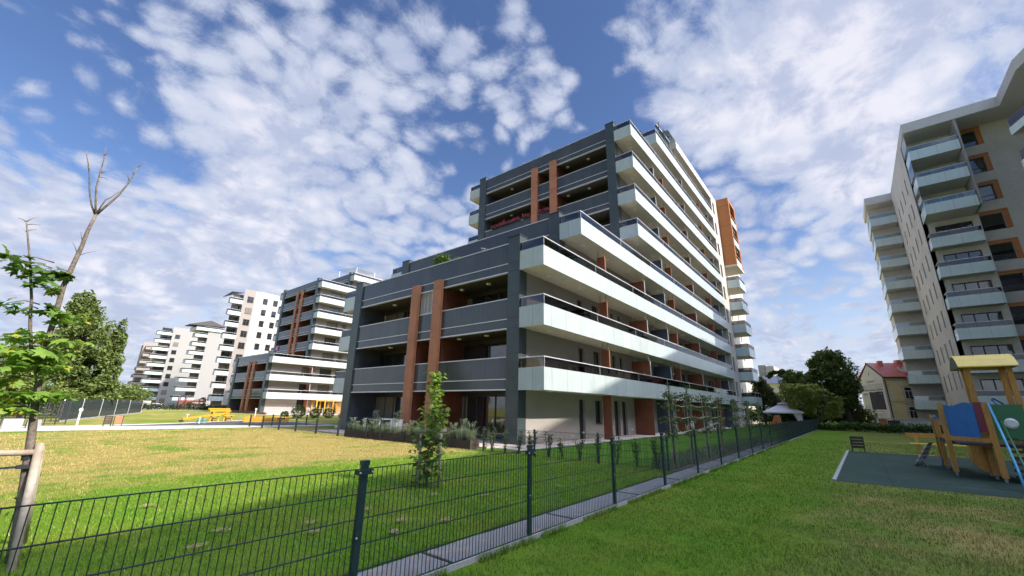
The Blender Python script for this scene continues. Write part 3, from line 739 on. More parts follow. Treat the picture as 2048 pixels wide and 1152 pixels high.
k = MB(); fH.box(k, 0, HL, 0, .1, 5.75, 5.9); fH.box(k, 0, HL, 0, .06, 1.0, 1.1); fH.box(k, 0, HL, 0, .05, 3.2, 3.3); k.build('cornice', 'stone', hs_)
k = MB().tube([fH.pt(-.02, .15, 5.9), fH.pt(.12, .12, 5.5), fH.pt(.12, .12, .2)], .06, 6); k.build('drainpipe', 'metal_dk', hs_)
# painted page: header lettering, rules, picture, text columns, all lying on the gable
fG = Fr((H0.x-q_.x*.06, H0.y-q_.y*.06), (g_.x, g_.y), (-q_.x, -q_.y))
def gtext(body, s, z, size, m_, sx=1):
    cu = bpy.data.curves.new('lettering', 'FONT'); cu.body = body; cu.size = size; cu.extrude = .004; cu.align_x = 'CENTER'
    ob = bpy.data.objects.new('tmp', cu); C.objects.link(ob); dg = bpy.context.evaluated_depsgraph_get()
    me = bpy.data.meshes.new_from_object(ob.evaluated_get(dg)); bpy.data.objects.remove(ob)
    mb = MB()
    mb.add([fG.pt(s-v.co.x*sx, .01+v.co.z, z+v.co.y) for v in me.vertices], [tuple(p.vertices)[::-1] for p in me.polygons])
    o = mb.build('lettering', m_, hs_); return o
gtext('DZIENNIK', HW/2, 5.62, .34, 'ink', 1.0)
gtext('BIAŁOSTOCKI', HW/2, 4.92, .72, 'ink2', .98)
k = MB()
fG.box(k, .35, 4.7, 0, .008, 4.78, 4.82); fG.box(k, .35, 4.7, 0, .008, 4.58, 4.66)
fG.box(k, .4, 1.6, 0, .008, 4.68, 4.73); fG.box(k, 2.0, 3.0, 0, .008, 4.68, 4.73); fG.box(k, 3.4, 4.5, 0, .008, 4.68, 4.73)
k.build('page_rule', 'ink', hs_)
k = MB()
for i in range(26):
    z = 3.9-i*.14
    fG.box(k, 3.55, 4.65, 0, .006, z, z+.05)
for i in range(13):
    z = 1.75-i*.13
    fG.box(k, .75, 1.25, 0, .006, z, z+.045); fG.box(k, 1.4, 2.2, 0, .006, z, z+.05); fG.box(k, 2.35, 3.3, 0, .006, z, z+.05)
fG.box(k, 1.0, 3.1, 0, .008, 2.0, 2.1)
k.build('text_column', 'ink2', hs_)
k = MB(); fG.box(k, 3.6, 4.6, 0, .008, 4.15, 4.3); fG.box(k, 3.7, 4.4, 0, .008, 4.0, 4.06); k.build('side_headline', 'ink', hs_)
k = MB(); fG.box(k, .45, 3.3, 0, .01, 2.25, 4.45); k.build('painted_picture', 'mphoto', hs_)
k = MB().box(0,0,0,0,0,0); k = MB()
fG.box(k, 2.5, 2.62, 0, .01, 6.5, 6.95); k.build('gable_slit', 'frame', hs_)

# garden wall and gate in front of it
gw = empty('garden_wall', (58, -6, 0), 'long pale rendered garden wall with coping in front of the ochre house', 'wall')
MB().hexa([(58,-3.15,0),(58.2,-3.15,0),(57.0,-22,0),(56.8,-22,0),(58,-3.15,1.2),(58.2,-3.15,1.2),(57.0,-22,1.2),(56.8,-22,1.2)]).build('wall_panel', 'mural', gw)
MB().box(58, 58.2, -2.15, -1.5, 0, 1.2).build('wall_panel', 'brick', gw)
MB().hexa([(57.9,-3.1,1.2),(58.3,-3.1,1.2),(57.1,-22,1.2),(56.7,-22,1.2),(57.9,-3.1,1.3),(58.3,-3.1,1.3),(57.1,-22,1.3),(56.7,-22,1.3)]).build('coping', 'stone', gw)
MB().box(57.9, 58.3, -3.1, -1.45, 1.2, 1.3).build('coping', 'stone', gw)
gt = MB().box(58.02, 58.12, -3.12, -2.18, .02, 1.08)
for i in range(5): gt.box(57.98, 58.02, -3.08+i*.2, -3.04+i*.2, .02, 1.1)
tag(gt.build('gate', 'metal_dk'), 'dark closed metal gate in the pale garden wall', 'gate')

# far roofs right of the nearest building
ft = empty('tower_block', (149, 18.5, 0), 'distant pale tower block just beyond the right end of the nearest building', 'tower block')
MB().box(149, 160, 17.8, 19.9, 0, 15.4).build('wall', 'cream', ft); MB().box(149.5, 158, 19.9, 22, 0, 15.8).build('balcony_stack', 'ltgrey', ft)
k = MB()
for i in range(6): k.box(149.3, 149.49, 20.0, 21.4, 2+2.3*i, 3+2.3*i)
k.build('window_strip', 'pane', ft)
fr_ = empty('house', (128, 14, 0), 'distant house with grey pitched roof showing above the yellow green trees', 'house')
MB().box(128, 140, 12.5, 18.5, 0, 9.0).build('wall', 'mural', fr_)
MB().hexa([(127,12,8.9),(141,12,8.9),(141,19,8.9),(127,19,8.9),(132,12.2,11.2),(136,12.2,11.2),(136,18.8,11.2),(132,18.8,11.2)]).build('roof', 'blueboard', fr_)

# ------------------------------------------------------------------ foliage helpers
def leafcloud(blobs, n, size, seed=0, flat=.5, shell=.55, gap=.42, gs=.5):
    r = random.Random(seed); mb = MB(); vol = [b[3]*b[4]*b[5] for b in blobs]; tot = sum(v**.67 for v in vol)
    for b, vv in zip(blobs, vol):
        cnt = int(n*vv**.67/tot); k = 0; tries = 0
        while k < cnt and tries < cnt*6:
            tries += 1
            d = Vector((r.gauss(0,1), r.gauss(0,1), r.gauss(0,1)))
            if d.length < 1e-4: continue
            d.normalize(); rad = (shell+(1-shell)*r.random())*(1+.38*noise.noise(d*2.4+Vector((seed, b[0], b[1]))))
            p = Vector((b[0]+d.x*b[3]*rad, b[1]+d.y*b[4]*rad, b[2]+d.z*b[5]*rad))
            if noise.noise(p*gs+Vector((seed*3.1, 0, 0))) < gap-.62: continue
            k += 1
            s = size*(.6+.8*r.random())
            u = Vector((r.gauss(0,1), r.gauss(0,1), r.gauss(0,flat))).normalized(); v = u.cross(Vector((r.gauss(0,.6), r.gauss(0,.6), 1))).normalized()
            mb.add([p-u*s*.5, p+v*s*.28, p+u*s*.5, p-v*s*.28], [(0,1,2,3)])
    return mb
def tree(name, loc, label, cat, blobs, n, size, m, trunk_h, trunk_r, seed=0, group=None, gap=.42, gs=.5, limbs=7, tm='bark_d', flat=.5):
    x, y = loc; root = empty(name, (x, y, 0), label, cat, group)
    wb = [(x+b[0], y+b[1], b[2], b[3], b[4], b[5]) for b in blobs]
    leafcloud(wb, n, size, seed, gap=gap, gs=gs, flat=flat).build('crown', m, root)
    t = MB(); r = random.Random(seed+5)
    t.tube([(x, y, -.1), (x+.05*r.gauss(0,1), y, trunk_h*.5), (x, y, trunk_h)], [trunk_r*1.25, trunk_r, trunk_r*.7], 8)
    for i in range(limbs):
        b = wb[i % len(wb)]; e_ = (b[0]+r.uniform(-.5,.5)*b[3], b[1]+r.uniform(-.5,.5)*b[4], b[2]+r.uniform(-.1,.6)*b[5])
        z0 = trunk_h*r.uniform(.55, 1)
        t.tube([(x, y, z0), ((x+e_[0])/2, (y+e_[1])/2, (z0+e_[2])/2+.1), e_], [trunk_r*.45, trunk_r*.28, trunk_r*.08], 5)
    t.build('trunk', tm, root); return root
# right group, behind the hedge
tree('deciduous_tree', (62.5, .9), 'tallest dark green tree standing left of the painted gable', 'tree',
     [(0,.9,6.1,2.2,2.5,2.3),(0,.9,7.9,1.5,1.6,1.2),(0,-.1,4.7,2.0,1.6,1.6),(0,2.6,5.0,2.0,1.5,1.6),(0,.1,3.2,1.8,1.4,1.1),(0,2.2,3.3,2,1.6,1.2),(.3,2.0,6.9,1.2,1.5,1.1)], 26000, .32, 'leaf_dk', 4.5, .3, 11, gap=.36)
tree('deciduous_tree', (61, 5.6), 'spreading green tree with a level top between the gazebo and the tallest tree', 'tree',
     [(0,0,5.2,1.8,2.0,1.5),(0,-1.9,4.2,1.6,1.5,1.2),(0,1.2,6.1,1.2,1.3,.7),(0,-.6,3.0,1.8,2.2,1.3)], 12000, .3, 'leaf_md', 3.6, .2, 12, gap=.42)
tree('deciduous_tree', (58, 3.5), 'small yellow green tree directly behind the lamp post', 'tree',
     [(0,0,3.6,1.3,1.5,1.1),(0,1.4,2.7,1.2,1.3,1.2),(0,-1.5,2.9,1.1,1.1,.8),(0,.5,4.4,1.0,1.1,.7),(0,-.5,1.9,1.1,1.8,.9),(.3,2.2,4.0,1.0,1.0,.9)], 13000, .24, 'leaf_yl', 2.4, .12, 13, gap=.40)
tree('deciduous_tree', (63, 9.3), 'olive green tree touching the small balconies at the right end of the nearest building', 'tree',
     [(0,0,3.6,1.4,1.5,1.9),(0,.3,5.4,1.0,1.0,.8),(0,-1.2,2.6,1.3,1.0,1.3)], 9000, .27, 'leaf_ol', 3, .15, 14, gap=.40)
tree('deciduous_tree', (66, 6.2), 'dark undergrowth tree behind the gazebo', 'tree',
     [(0,0,2.4,1.8,3.0,2.0),(0,-4,2.2,1.6,2.2,1.6)], 9000, .3, 'leaf_dk', 2, .15, 15, gap=.2)
tree('deciduous_tree', (64, -.1), 'slim olive tree close against the painted gable', 'tree',
     [(0,.1,2.0,.7,.7,1.2),(0,.5,3.4,.6,.6,1.0)], 2200, .24, 'leaf_ol', 2.2, .08, 16, gap=.35)
hedge_late = [((68,-.6),(68,5),(70,14))]
# left group
tree('poplar_tree', (5.4, 62), 'tall bushy dark green poplar beyond the left fence', 'tree',
     [(-.2,0,7.4,2.3,2.2,3.4),(-1.6,0,4.4,2.6,2.2,3.0),(1.2,0,4.4,2.0,2.0,2.6),(-.9,0,10.8,1.3,1.4,1.9),(2.5,0,8.0,.7,.9,2.3),(2.3,0,5.2,1.1,1.2,1.7),(1.6,0,2.6,2.0,2,1.7),(-3.4,0,2.8,1.8,2,1.8)], 42000, .33, 'leaf_dk', 8, .3, 21, gap=.50, gs=.85, flat=1.0)
pt0 = bpy.context.scene.collection.objects['poplar_tree']
copy_tree(pt0, (-14, 50, 0), 'dark green poplar left of the camera view', rz=1.3)
copy_tree(pt0, (-22, 40, 0), 'dark green poplar left of the camera view', rz=2.3, sc_=1.1)
copy_tree(pt0, (-26, 27, 0), 'dark green poplar left of the camera view', rz=4.0)
for nm in ('poplar_tree.001', 'poplar_tree.002', 'poplar_tree.003'): bpy.data.objects[nm]['group'] = 'poplars out of view on the left'
tree('deciduous_tree', (1.2, 70), 'grey green tree at the left picture edge behind the maple leaves', 'tree',
     [(0,0,4.6,2.4,2.5,3.0),(-2.2,0,3.6,2.2,2.4,2.6),(-4.5,2,4.2,2.4,2.4,3)], 12000, .36, 'leaf_dk', 4, .25, 22, gap=.3)
tree('deciduous_tree', (2.3, 56), 'low light green bushy tree under the tall poplar', 'tree',
     [(0,0,1.9,2.2,1.6,1.5),(-2.2,0,1.5,1.8,1.5,1.2),(2.2,1,1.5,1.8,1.5,1.2)], 9000, .26, 'leaf_md', 1.5, .15, 23, gap=.2)
for i, (x, y, h, s) in enumerate([(14, 118, 4.4, 31), (19, 130, 5.2, 32), (11, 105, 4.2, 33), (26, 160, 6.0, 34), (32, 200, 7.5, 35), (8, 96, 4, 36)]):
    tree('deciduous_tree', (x, y), ['round green tree in the line right of the tall poplar', 'dark green tree in the line beyond the left lawn', 'low olive tree beside the tall poplar', 'mid green tree before the farthest grey block', 'far tree at the foot of the farthest grey block', 'small tree nearest to the tall poplar on its right'][i], 'tree',
         [(0,0,h*.55,h*.6,h*.55,h*.5),(h*.4,0,h*.45,h*.5,h*.5,h*.42),(-h*.4,0,h*.42,h*.45,h*.4,h*.4)], 4500, .5, ['leaf_md','leaf_dk','leaf_ol'][i % 3], h*.5, .2, s, group='trees beyond the left fence', gap=.2, gs=.35)
hd = MB()
def hedge_thing(pts, w, h, n, size, m, label, seed, name='hedge'):
    bl = []
    L = sum((Vector(b)-Vector(a)).length for a, b in zip(pts, pts[1:])); k = max(3, int(L/(w*1.1)))
    r = random.Random(seed)
    for i in range(k+1):
        d = L*i/k; 
        for a, b in zip(pts, pts[1:]):
            l = (Vector(b)-Vector(a)).length
            if d <= l+1e-6: q = Vector(a)+(Vector(b)-Vector(a))*(d/l); break
            d -= l
        hh = h*r.uniform(.8, 1.15); bl.append((q.x, q.y, hh*.5, w, w, hh*.55))
    o = leafcloud(bl, n, size, seed, gap=.1, shell=.3).build(name, m); tag(o, label, name)
    return o
hedge_thing([(55.6,3.6),(54.6,.5),(53.6,-4),(52,-10)], .75, .85, 9000, .2, 'hedge', 'low uneven green hedge along the far edge of the right lawn', 41)
hedge_thing([(12,100),(22,112),(30,110)], 1.4, 1.5, 4000, .35, 'thuja', 'dark low hedge at the far edge of the left lawn', 42)
hedge_thing([(30,109),(38,112)], .9, 1.1, 2500, .3, 'thuja', 'dark low hedge in front of the light grey block', 43)
hedge_thing([(68,-.6),(68,5),(70,14)], 1.3, 2.6, 9000, .34, 'leaf_dk', 'dark undergrowth behind the trees on the right', 44, 'undergrowth')
# round clipped bushes in front of the second building
for i, (x, y, r_, lb) in enumerate([(22.7,52.6,.42,'smallest round clipped bush, left of the larger ones'), (24.1,52.2,.80,'largest round clipped bush in front of the second building'), (25.9,51.8,.62,'round clipped bush between the largest one and the purple flowers'), (27.4,51.3,.66,'round clipped bush nearest to the purple flowers')]):
    o = leafcloud([(x, y, r_*.95, r_, r_, r_*.95)], int(2600*r_), .13, 50+i, gap=0, shell=.8).build('clipped_bush', 'box_leaf'); tag(o, lb, 'bush', 'round clipped bushes')
o = leafcloud([(28.9,50.6,.35,.6,.5,.35)], 700, .12, 58, gap=0).build('flowering_plant', 'purple'); tag(o, 'low purple flowering plant beside the trellis of the second building', 'flowers')
# thujas before the light grey block
def thuja(x, y, h, s):
    return leafcloud([(x, y, h*.25, .42, .42, h*.28), (x, y, h*.55, .30, .30, h*.3), (x, y, h*.85, .12, .12, h*.2)], 700, .2, s, gap=0, shell=.6)
for i, (x, h) in enumerate([(33.6,2.9),(35.2,2.4),(36.4,2.6),(37.6,1.9),(38.6,2.9)]):
    o = thuja(x, 122, h, 60+i).build('conifer', 'thuja')
    tag(o, ['leftmost dark pointed conifer of the row before the white wall', 'second dark pointed conifer of the row from the left', 'middle dark pointed conifer of the row of five', 'shortest dark pointed conifer of the row', 'rightmost dark pointed conifer of the row beside the taupe wall'][i], 'conifer', 'pointed conifers before the white wall')

# ------------------------------------------------------------------ main wire fence
PX = [2.27+2.47*(k-1) for k in range(0, 24)]; FY = 3.5; FH = 1.06
fen = empty('wire_fence', (20, FY, 0), 'long dark green double-rod wire fence crossing the lawn from the left edge to the gazebo', 'fence')
def post_mb(x, y, h=1.13):
    p = MB().box(x-.03, x+.03, y-.02, y+.02, -.05, h-.035); p.box(x-.036, x+.036, y-.026, y+.026, h-.035, h)
    p.box(x-.075, x+.075, y-.036, y-.0265, h-.115, h-.075); p.box(x-.075, x-.062, y-.036, y+.02, h-.115, h-.075); p.box(x+.062, x+.075, y-.036, y+.02, h-.115, h-.075)
    p.tube([(x-.06, y-.045, h-.095), (x-.06, y-.036, h-.095)], .008, 6, 1); p.tube([(x+.06, y-.045, h-.095), (x+.06, y-.036, h-.095)], .008, 6, 1)
    p.tube([(x-.02, y-.03, .52), (x-.02, y-.02, .52)], .008, 6, 1)
    return p
def panel_mb(x0, x1, y, h, z0=.04, step=.05, t=.005):
    p = MB(); n = round((x1-x0)/step)
    for i in range(n+1):
        x = x0+(x1-x0)*i/n; p.bar((x, y, z0), (x, y, h+.004), t)
    z = h
    while z > z0:
        p.bar((x0, y-.006, z), (x1, y-.006, z), t*1.3); p.bar((x0, y+.006, z), (x1, y+.006, z), t*1.3); z -= .2
    return p
P0_ = post_mb(PX[1], FY).build('post', ['post', 'metal'], fen); base_l = P0_.location.copy()
N0_ = panel_mb(PX[1]+.04, PX[2]-.04, FY, FH).build('wire_panel', 'wire', fen); base_n = N0_.location.copy()
for i, x in enumerate(PX):
    if i == 1: continue
    o = P0_.copy(); C.objects.link(o); o.parent = fen; o.location = base_l+Vector((x-PX[1], 0, 0))
    o = N0_.copy(); C.objects.link(o); o.parent = fen; o.location = base_n+Vector((x-PX[1], 0, 0))
MB().box(-2.4, 57, FY-.03, FY+.02, -.05, .055).build('plinth', 'concrete', fen)
for i, x in enumerate(PX): MB().box(x+1.2, x+1.235, 3.562, 4.07, .02, .034).build('slab_joint', 'metal_dk', fen)
# inner cross fence along x = 12.4 with weathered posts
inf = empty('garden_fence', (12.4, 18, 0), 'lower dark wire fence running back from the long fence past the building corner', 'fence')
k = 0; y = 4.35
YS = [4.35, 6.5, 8.95, 11.35]
for y in YS: post_mb(12.4, y, .9).build('post', ['post', 'metal'], inf)
def ypanel(x, y0, y1, h, step=.05, t=.005, z0=.04):
    p = MB(); n = round((y1-y0)/step)
    for i in range(n+1): yy = y0+(y1-y0)*i/n; p.bar((x, yy, z0), (x, yy, h+.02), t)
    z = h
    while z > z0: p.bar((x, y0, z), (x, y1, z), t*1.4); z -= .2
    return p
for a, b in zip(YS, YS[1:]): ypanel(12.4, a+.03, b-.03, .85).build('wire_panel', 'wire', inf)
mf = empty('rail_fence', (12.4, 28, 0), 'low dark fence with square posts between the left lawn and the play surface', 'fence')
YS2 = [22.0, 24.4, 26.95, 29.3, 31.9, 34.1]
for y in YS2: MB().box(12.37, 12.45, y-.04, y+.04, -.05, .82).build('post', 'metal_dk', mf)
for a, b in zip(YS2, YS2[1:]): ypanel(12.41, a+.05, b-.05, .74, .12, .006).build('wire_panel', 'wire', mf)
for (x, y) in ((14.2, 34.8), (16.6, 34.4)): MB().box(x-.04, x+.04, y-.04, y+.04, -.05, .82).build('post', 'metal_dk', mf)
k = MB()
for z in (.1, .4, .74): k.bar((12.45, 34.15, z), (14.2, 34.8, z), .012); k.bar((14.2, 34.8, z), (16.6, 34.4, z), .012); k.bar((16.6, 34.4, z), (20, 33.8, z), .012)
k.build('wire_panel', 'wire', mf)
# screened fence at the left
sf = empty('screened_fence', (5, 50, 0), 'grey fence with dense screening mesh beyond the path on the left', 'fence')
FP = [(4.0,47.5), (5.6,52.6), (7.6,58.8), (9.6,65), (11.8,71.5), (14.6,80)]
for (x, y) in FP: MB().box(x-.04, x+.04, y-.04, y+.04, 0, 1.75).build('post', 'metal', sf)
for a, b in zip(FP, FP[1:]):
    p = MB(); p.hexa([(a[0],a[1],.1), (a[0]+.02,a[1],.1), (b[0]+.02,b[1],.1), (b[0],b[1],.1), (a[0],a[1],1.7), (a[0]+.02,a[1],1.7), (b[0]+.02,b[1],1.7), (b[0],b[1],1.7)]); p.build('screen_mesh', 'screen', sf)
MB().hexa([(3.95,47.5,0),(4.15,47.5,0),(14.8,80,0),(14.6,80,0),(3.95,47.5,.1),(4.15,47.5,.1),(14.8,80,.1),(14.6,80,.1)]).build('plinth', 'concrete', sf)
gp = empty('wire_gate_fence', (1, 43, 0), 'dark open wire fence panels left of the white bollard', 'fence')
for (x0, y0, x1, y1) in ((-2.5,38.6,1.0,40.0), (1.8,40.4,3.9,42.2), (2.2,46.8,4.0,47.4), (-3,45,2.2,46.8)):
    n = 4
    for i in range(n+1):
        x = x0+(x1-x0)*i/n; y = y0+(y1-y0)*i/n; MB().box(x-.03, x+.03, y-.03, y+.03, 0, 1.55).build('post', 'metal_dk', gp)
    k = MB(); nn = 26
    for i in range(nn+1): x = x0+(x1-x0)*i/nn; y = y0+(y1-y0)*i/nn; k.bar((x, y, .1), (x, y, 1.5), .008)
    for z in (.1, .45, .8, 1.15, 1.5): k.bar((x0, y0, z), (x1, y1, z), .02)
    k.build('wire_panel', 'metal_dk', gp)
# ------------------------------------------------------------------ staked young trees in the lawn
def maple_leaf_pts():
    a = []; R = [(90,1.0),(72,.52),(58,.62),(38,.88),(20,.48),(2,.60),(-18,.66),(-38,.34),(-75,.30),(-90,.12)]
    for d, r in R: a.append((math.cos(math.radians(d))*r, math.sin(math.radians(d))*r))
    b = [(-x, y) for x, y in a[1:-1]][::-1]
    return a+b
ML = maple_leaf_pts()
def add_leaf(mb, p, size, r, tip=None):
    yaw = r.uniform(0, 2*PI); d = Vector((math.cos(yaw), math.sin(yaw), r.uniform(-.55, .15))).normalized() if tip is None else tip
    side = d.cross(Vector((0,0,1))).normalized(); roll = r.gauss(0, .45); up = side.cross(d)
    side = (side*math.cos(roll)+up*math.sin(roll)).normalized(); up = side.cross(d).normalized()
    vs = [Vector(p)+d*size*.15]
    for x, y in ML:
        vs.append(Vector(p)+side*x*size*.62+d*(y+.35)*size*.62-up*(abs(x)**1.5)*size*.18*r.uniform(.3,1.4)-up*max(0, y)*size*.12)
    n = len(ML); mb.add(vs, [(0, 1+i, 1+(i+1) % n) for i in range(n)])
def leafcluster(mb, c, rad, n, size, r, stems=None, hub=None):
    for i in range(int(n*1.35)):
        p = Vector((c[0]+r.gauss(0, rad[0]*.5), c[1]+r.gauss(0, rad[1]*.5), c[2]+r.gauss(0, rad[2]*.5)))
        add_leaf(mb, p, size*r.uniform(.65, 1.25), r)
        if stems is not None and hub is not None and r.random() < .5: stems.bar(hub, p, .006)
sp = empty('staked_sapling', (.57, 6.98, 0), 'leaning maple sapling with bare dead top branches at the left edge, tied to wooden stakes', 'sapling')
r = random.Random(3)
st = MB()
st.tube([(.57,6.98,-.1),(.53,6.98,.35),(.47,6.98,.83),(.42,6.99,1.23),(.38,7.0,1.5),(.33,6.99,1.91),(.31,7.0,2.19),(.30,6.98,2.59),(.29,7.0,2.89),(.31,6.99,3.15),(.33,7.0,3.4),(.335,6.99,3.6),(.36,6.99,3.83)], [.048,.044,.040,.037,.034,.030,.028,.026,.025,.024,.021,.019,.017], 10)
for z, w in ((1.5,.045),(1.15,.043),(3.3,.028),(2.2,.033)):
    pass
st.tube([(.36,6.99,3.80),(.30,7.02,3.93),(.245,7.03,4.10),(.20,7.02,4.30),(.17,7.0,4.40),(.10,7.0,4.60)], [.012,.010,.009,.008,.007,.004], 6)
st.tube([(.36,6.99,3.80),(.32,6.97,3.98),(.285,6.96,4.15),(.275,6.96,4.40),(.27,6.97,4.55),(.25,6.98,4.72)], [.014,.012,.010,.009,.007,.004], 6)
st.tube([(.36,6.99,3.82),(.43,6.95,3.98),(.49,6.93,4.12),(.54,6.93,4.30),(.57,6.93,4.45),(.585,6.92,4.60)], [.014,.012,.011,.009,.007,.004], 6)
st.tube([(.36,6.99,3.85),(.40,7.0,4.05),(.44,7.0,4.10),(.49,6.97,4.20)], [.009,.007,.006,.004], 5)
st.tube([(.33,6.99,1.81),(.22,7.02,2.1),(.155,7.03,2.34),(.12,7.03,2.5),(.09,7.03,2.67),(.03,7.02,2.9),(-.01,7.02,3.06),(-.09,7.0,3.33),(-.155,7.0,3.55)], [.020,.018,.016,.015,.013,.012,.010,.009,.006], 7)
for a, b in (((-.14,7.0,3.50),(-.04,7.0,3.53)), ((-.15,7.0,3.53),(-.10,7.0,3.60)), ((-.15,7.0,3.53),(-.22,7.02,3.56)), ((-.13,7.0,3.42),(-.05,7.0,3.47)), ((.585,6.92,4.58),(.63,6.92,4.66)), ((.55,6.93,4.36),(.50,6.92,4.44)), ((.57,6.93,4.47),(.53,6.95,4.55)), ((.27,6.97,4.35),(.36,6.95,4.42)), ((.27,6.97,4.3),(.36,6.95,4.30)), ((.31,6.99,3.25),(.46,6.95,3.36)), ((.32,7.0,3.45),(.28,7.0,3.56)), ((.31,7.0,3.3),(.24,7.0,3.42)), ((.18,7.0,4.36),(.14,7.0,4.42)), ((.26,6.97,4.6),(.29,6.97,4.68))):
    a = Vector(a); b = Vector(b); mdl = (a+b)/2+Vector((0,0,.012)); st.tube([a, mdl, b], [.005,.004,.002], 5)
lf = MB(); lfd = MB()
# (centre, spread, count, leaf size, dark)
CL = [((-.16,7.0,3.10),(.14,.16,.05),10,.15,1),((-.02,7.0,3.03),(.14,.2,.06),12,.15,1),((.15,6.98,3.02),(.16,.2,.05),14,.15,1),((.27,6.95,2.98),(.12,.2,.06),10,.15,1),((.10,7.0,2.86),(.12,.18,.06),12,.14,1),((.2,7.0,2.82),(.06,.1,.05),4,.13,1),
      ((-.08,7.02,2.60),(.12,.15,.04),7,.14,1),((.04,7.0,2.55),(.08,.12,.05),6,.13,1),((.24,6.97,2.60),(.10,.12,.04),7,.14,1),((.33,6.96,2.55),(.12,.16,.05),13,.15,0),((.42,6.95,2.50),(.08,.12,.05),7,.15,0),
      ((.12,7.0,2.28),(.20,.2,.06),13,.16,0),((.36,6.94,2.27),(.20,.2,.06),13,.16,0),((.48,6.92,2.22),(.09,.14,.07),6,.15,0),((.05,7.0,2.12),(.18,.2,.08),15,.16,0),((.27,6.95,2.10),(.22,.24,.08),24,.17,0),((.45,6.93,2.08),(.14,.18,.07),12,.16,0),((.22,6.95,1.98),(.22,.22,.06),20,.17,0),((.4,6.92,1.96),(.16,.2,.06),14,.16,0),
      ((.10,7.0,1.80),(.14,.16,.07),12,.15,0),((.12,7.0,1.64),(.22,.2,.07),22,.17,0),((.36,6.93,1.66),(.2,.2,.06),18,.17,0),((.50,6.9,1.64),(.12,.16,.05),9,.16,0),((.22,6.95,1.52),(.2,.2,.05),16,.16,0),((.02,7.0,1.56),(.12,.16,.06),9,.15,0),((.35,6.95,1.86),(.1,.1,.05),5,.14,0)]
for c, s, n, z, dk in CL:
    hub = (.33-.02*(c[2] > 2.4)+(-.15 if c[0] < .12 and c[2] > 2.4 else 0), 6.99, c[2]+.03)
    st.tube([hub, ((hub[0]+c[0])/2, 6.98, c[2]+.05), c], [.008,.006,.003], 5)
    leafcluster(lfd if dk else lf, c, s, n, z, r)
for i in range(5): add_leaf(lf, (.545+.01*i, 6.9+.03*i, .47-.03*i), .09, r)
for i in range(4): add_leaf(lf, (.44, 6.98, .62-.05*i), .07, r)
st.build('trunk', 'bark', sp, smooth=True); lf.build('foliage', 'maple', sp); lfd.build('upper_foliage', 'maple_d', sp)
k = MB().tube([(.53,6.98,.60),(.50,6.98,.72)], .046, 10); k.tube([(.445,6.99,.98),(.435,6.99,1.06)], .047, 10)
k.build('rubber_tie', 'metal_dk', sp)
stake = empty('stake_frame', (.55, 7.2, 0), 'wooden stake frame with a round crossbar beside the leaning sapling', 'stakes')
MB().tube([(.56,6.62,-.1),(.50,6.95,1.14)], [.038,.036], 10).build('stake', 'wood_p', stake, smooth=True)
MB().tube([(.68,7.8,-.1),(.52,7.1,1.10)], [.038,.036], 10).build('stake', 'wood_p', stake, smooth=True)
MB().tube([(.54,6.93,1.055),(-.45,7.08,1.07)], [.030,.030], 10).build('crossbar', 'wood_p', stake, smooth=True)
MB().box(.38,.50,6.90,7.0,.90,.935).bar((.5,6.95,.92),(-.4,7.05,.885),.02).build('strap', 'metal_dk', stake)

yt = empty('staked_sapling', (6.16, 7.2, 0), 'young leafy maple between two short stakes in the middle of the lawn', 'sapling')
st = MB(); r = random.Random(9)
st.tube([(6.16,7.2,-.1),(6.15,7.2,.6),(6.17,7.18,1.1),(6.16,7.18,1.5),(6.2,7.14,1.8),(6.25,7.1,2.2)], [.028,.024,.020,.014,.010,.004], 8)
lf = MB(); lu = MB()
for z in [x*.055+.22 for x in range(39)]:
    w = .34 if z < .95 else (.30 if 1.2 < z < 1.62 else .16)
    if 1.68 < z < 1.74: continue
    a = r.uniform(0, 2*PI); cx = 6.16+(.02 if z < 1.1 else .07*(z-.6)*.6); n = 15 if w > .25 else 9
    tip = (cx+math.cos(a)*w*.7, 7.18+math.sin(a)*w*.7, z+.04)
    st.tube([(cx*.3+6.17*.7, 7.18, z-.05), tip], [.006,.003], 5)
    leafcluster(lf if z < 1.0 else lu, (cx, 7.18, z), (w, w, .07), n, .14, r)
st.build('trunk', 'bark', yt, smooth=True); lf.build('foliage', 'maple_d', yt); lu.build('upper_foliage', 'maple', yt)
sf2 = empty('stake_frame', (6.16, 7.2, 0), 'pair of short wooden stakes joined by a crossbar around the middle sapling', 'stakes')
for (x, y) in ((6.03, 7.32), (6.33, 7.03)): MB().tube([(x, y, -.1), (x, y, 1.06)], [.032,.030], 10).build('stake', 'wood_p', sf2, smooth=True)
MB().tube([(5.94,7.37,1.10),(6.41,6.95,1.10)], .036, 10).build('crossbar', 'wood_p', sf2, smooth=True)
MB().tube([(6.03,7.32,.93),(6.03,7.32,.97)], .036, 8).tube([(6.33,7.03,.88),(6.33,7.03,.94)], .036, 8).bar((6.03,7.32,.95),(6.16,7.2,.92),.015).build('strap', 'metal_dk', sf2)

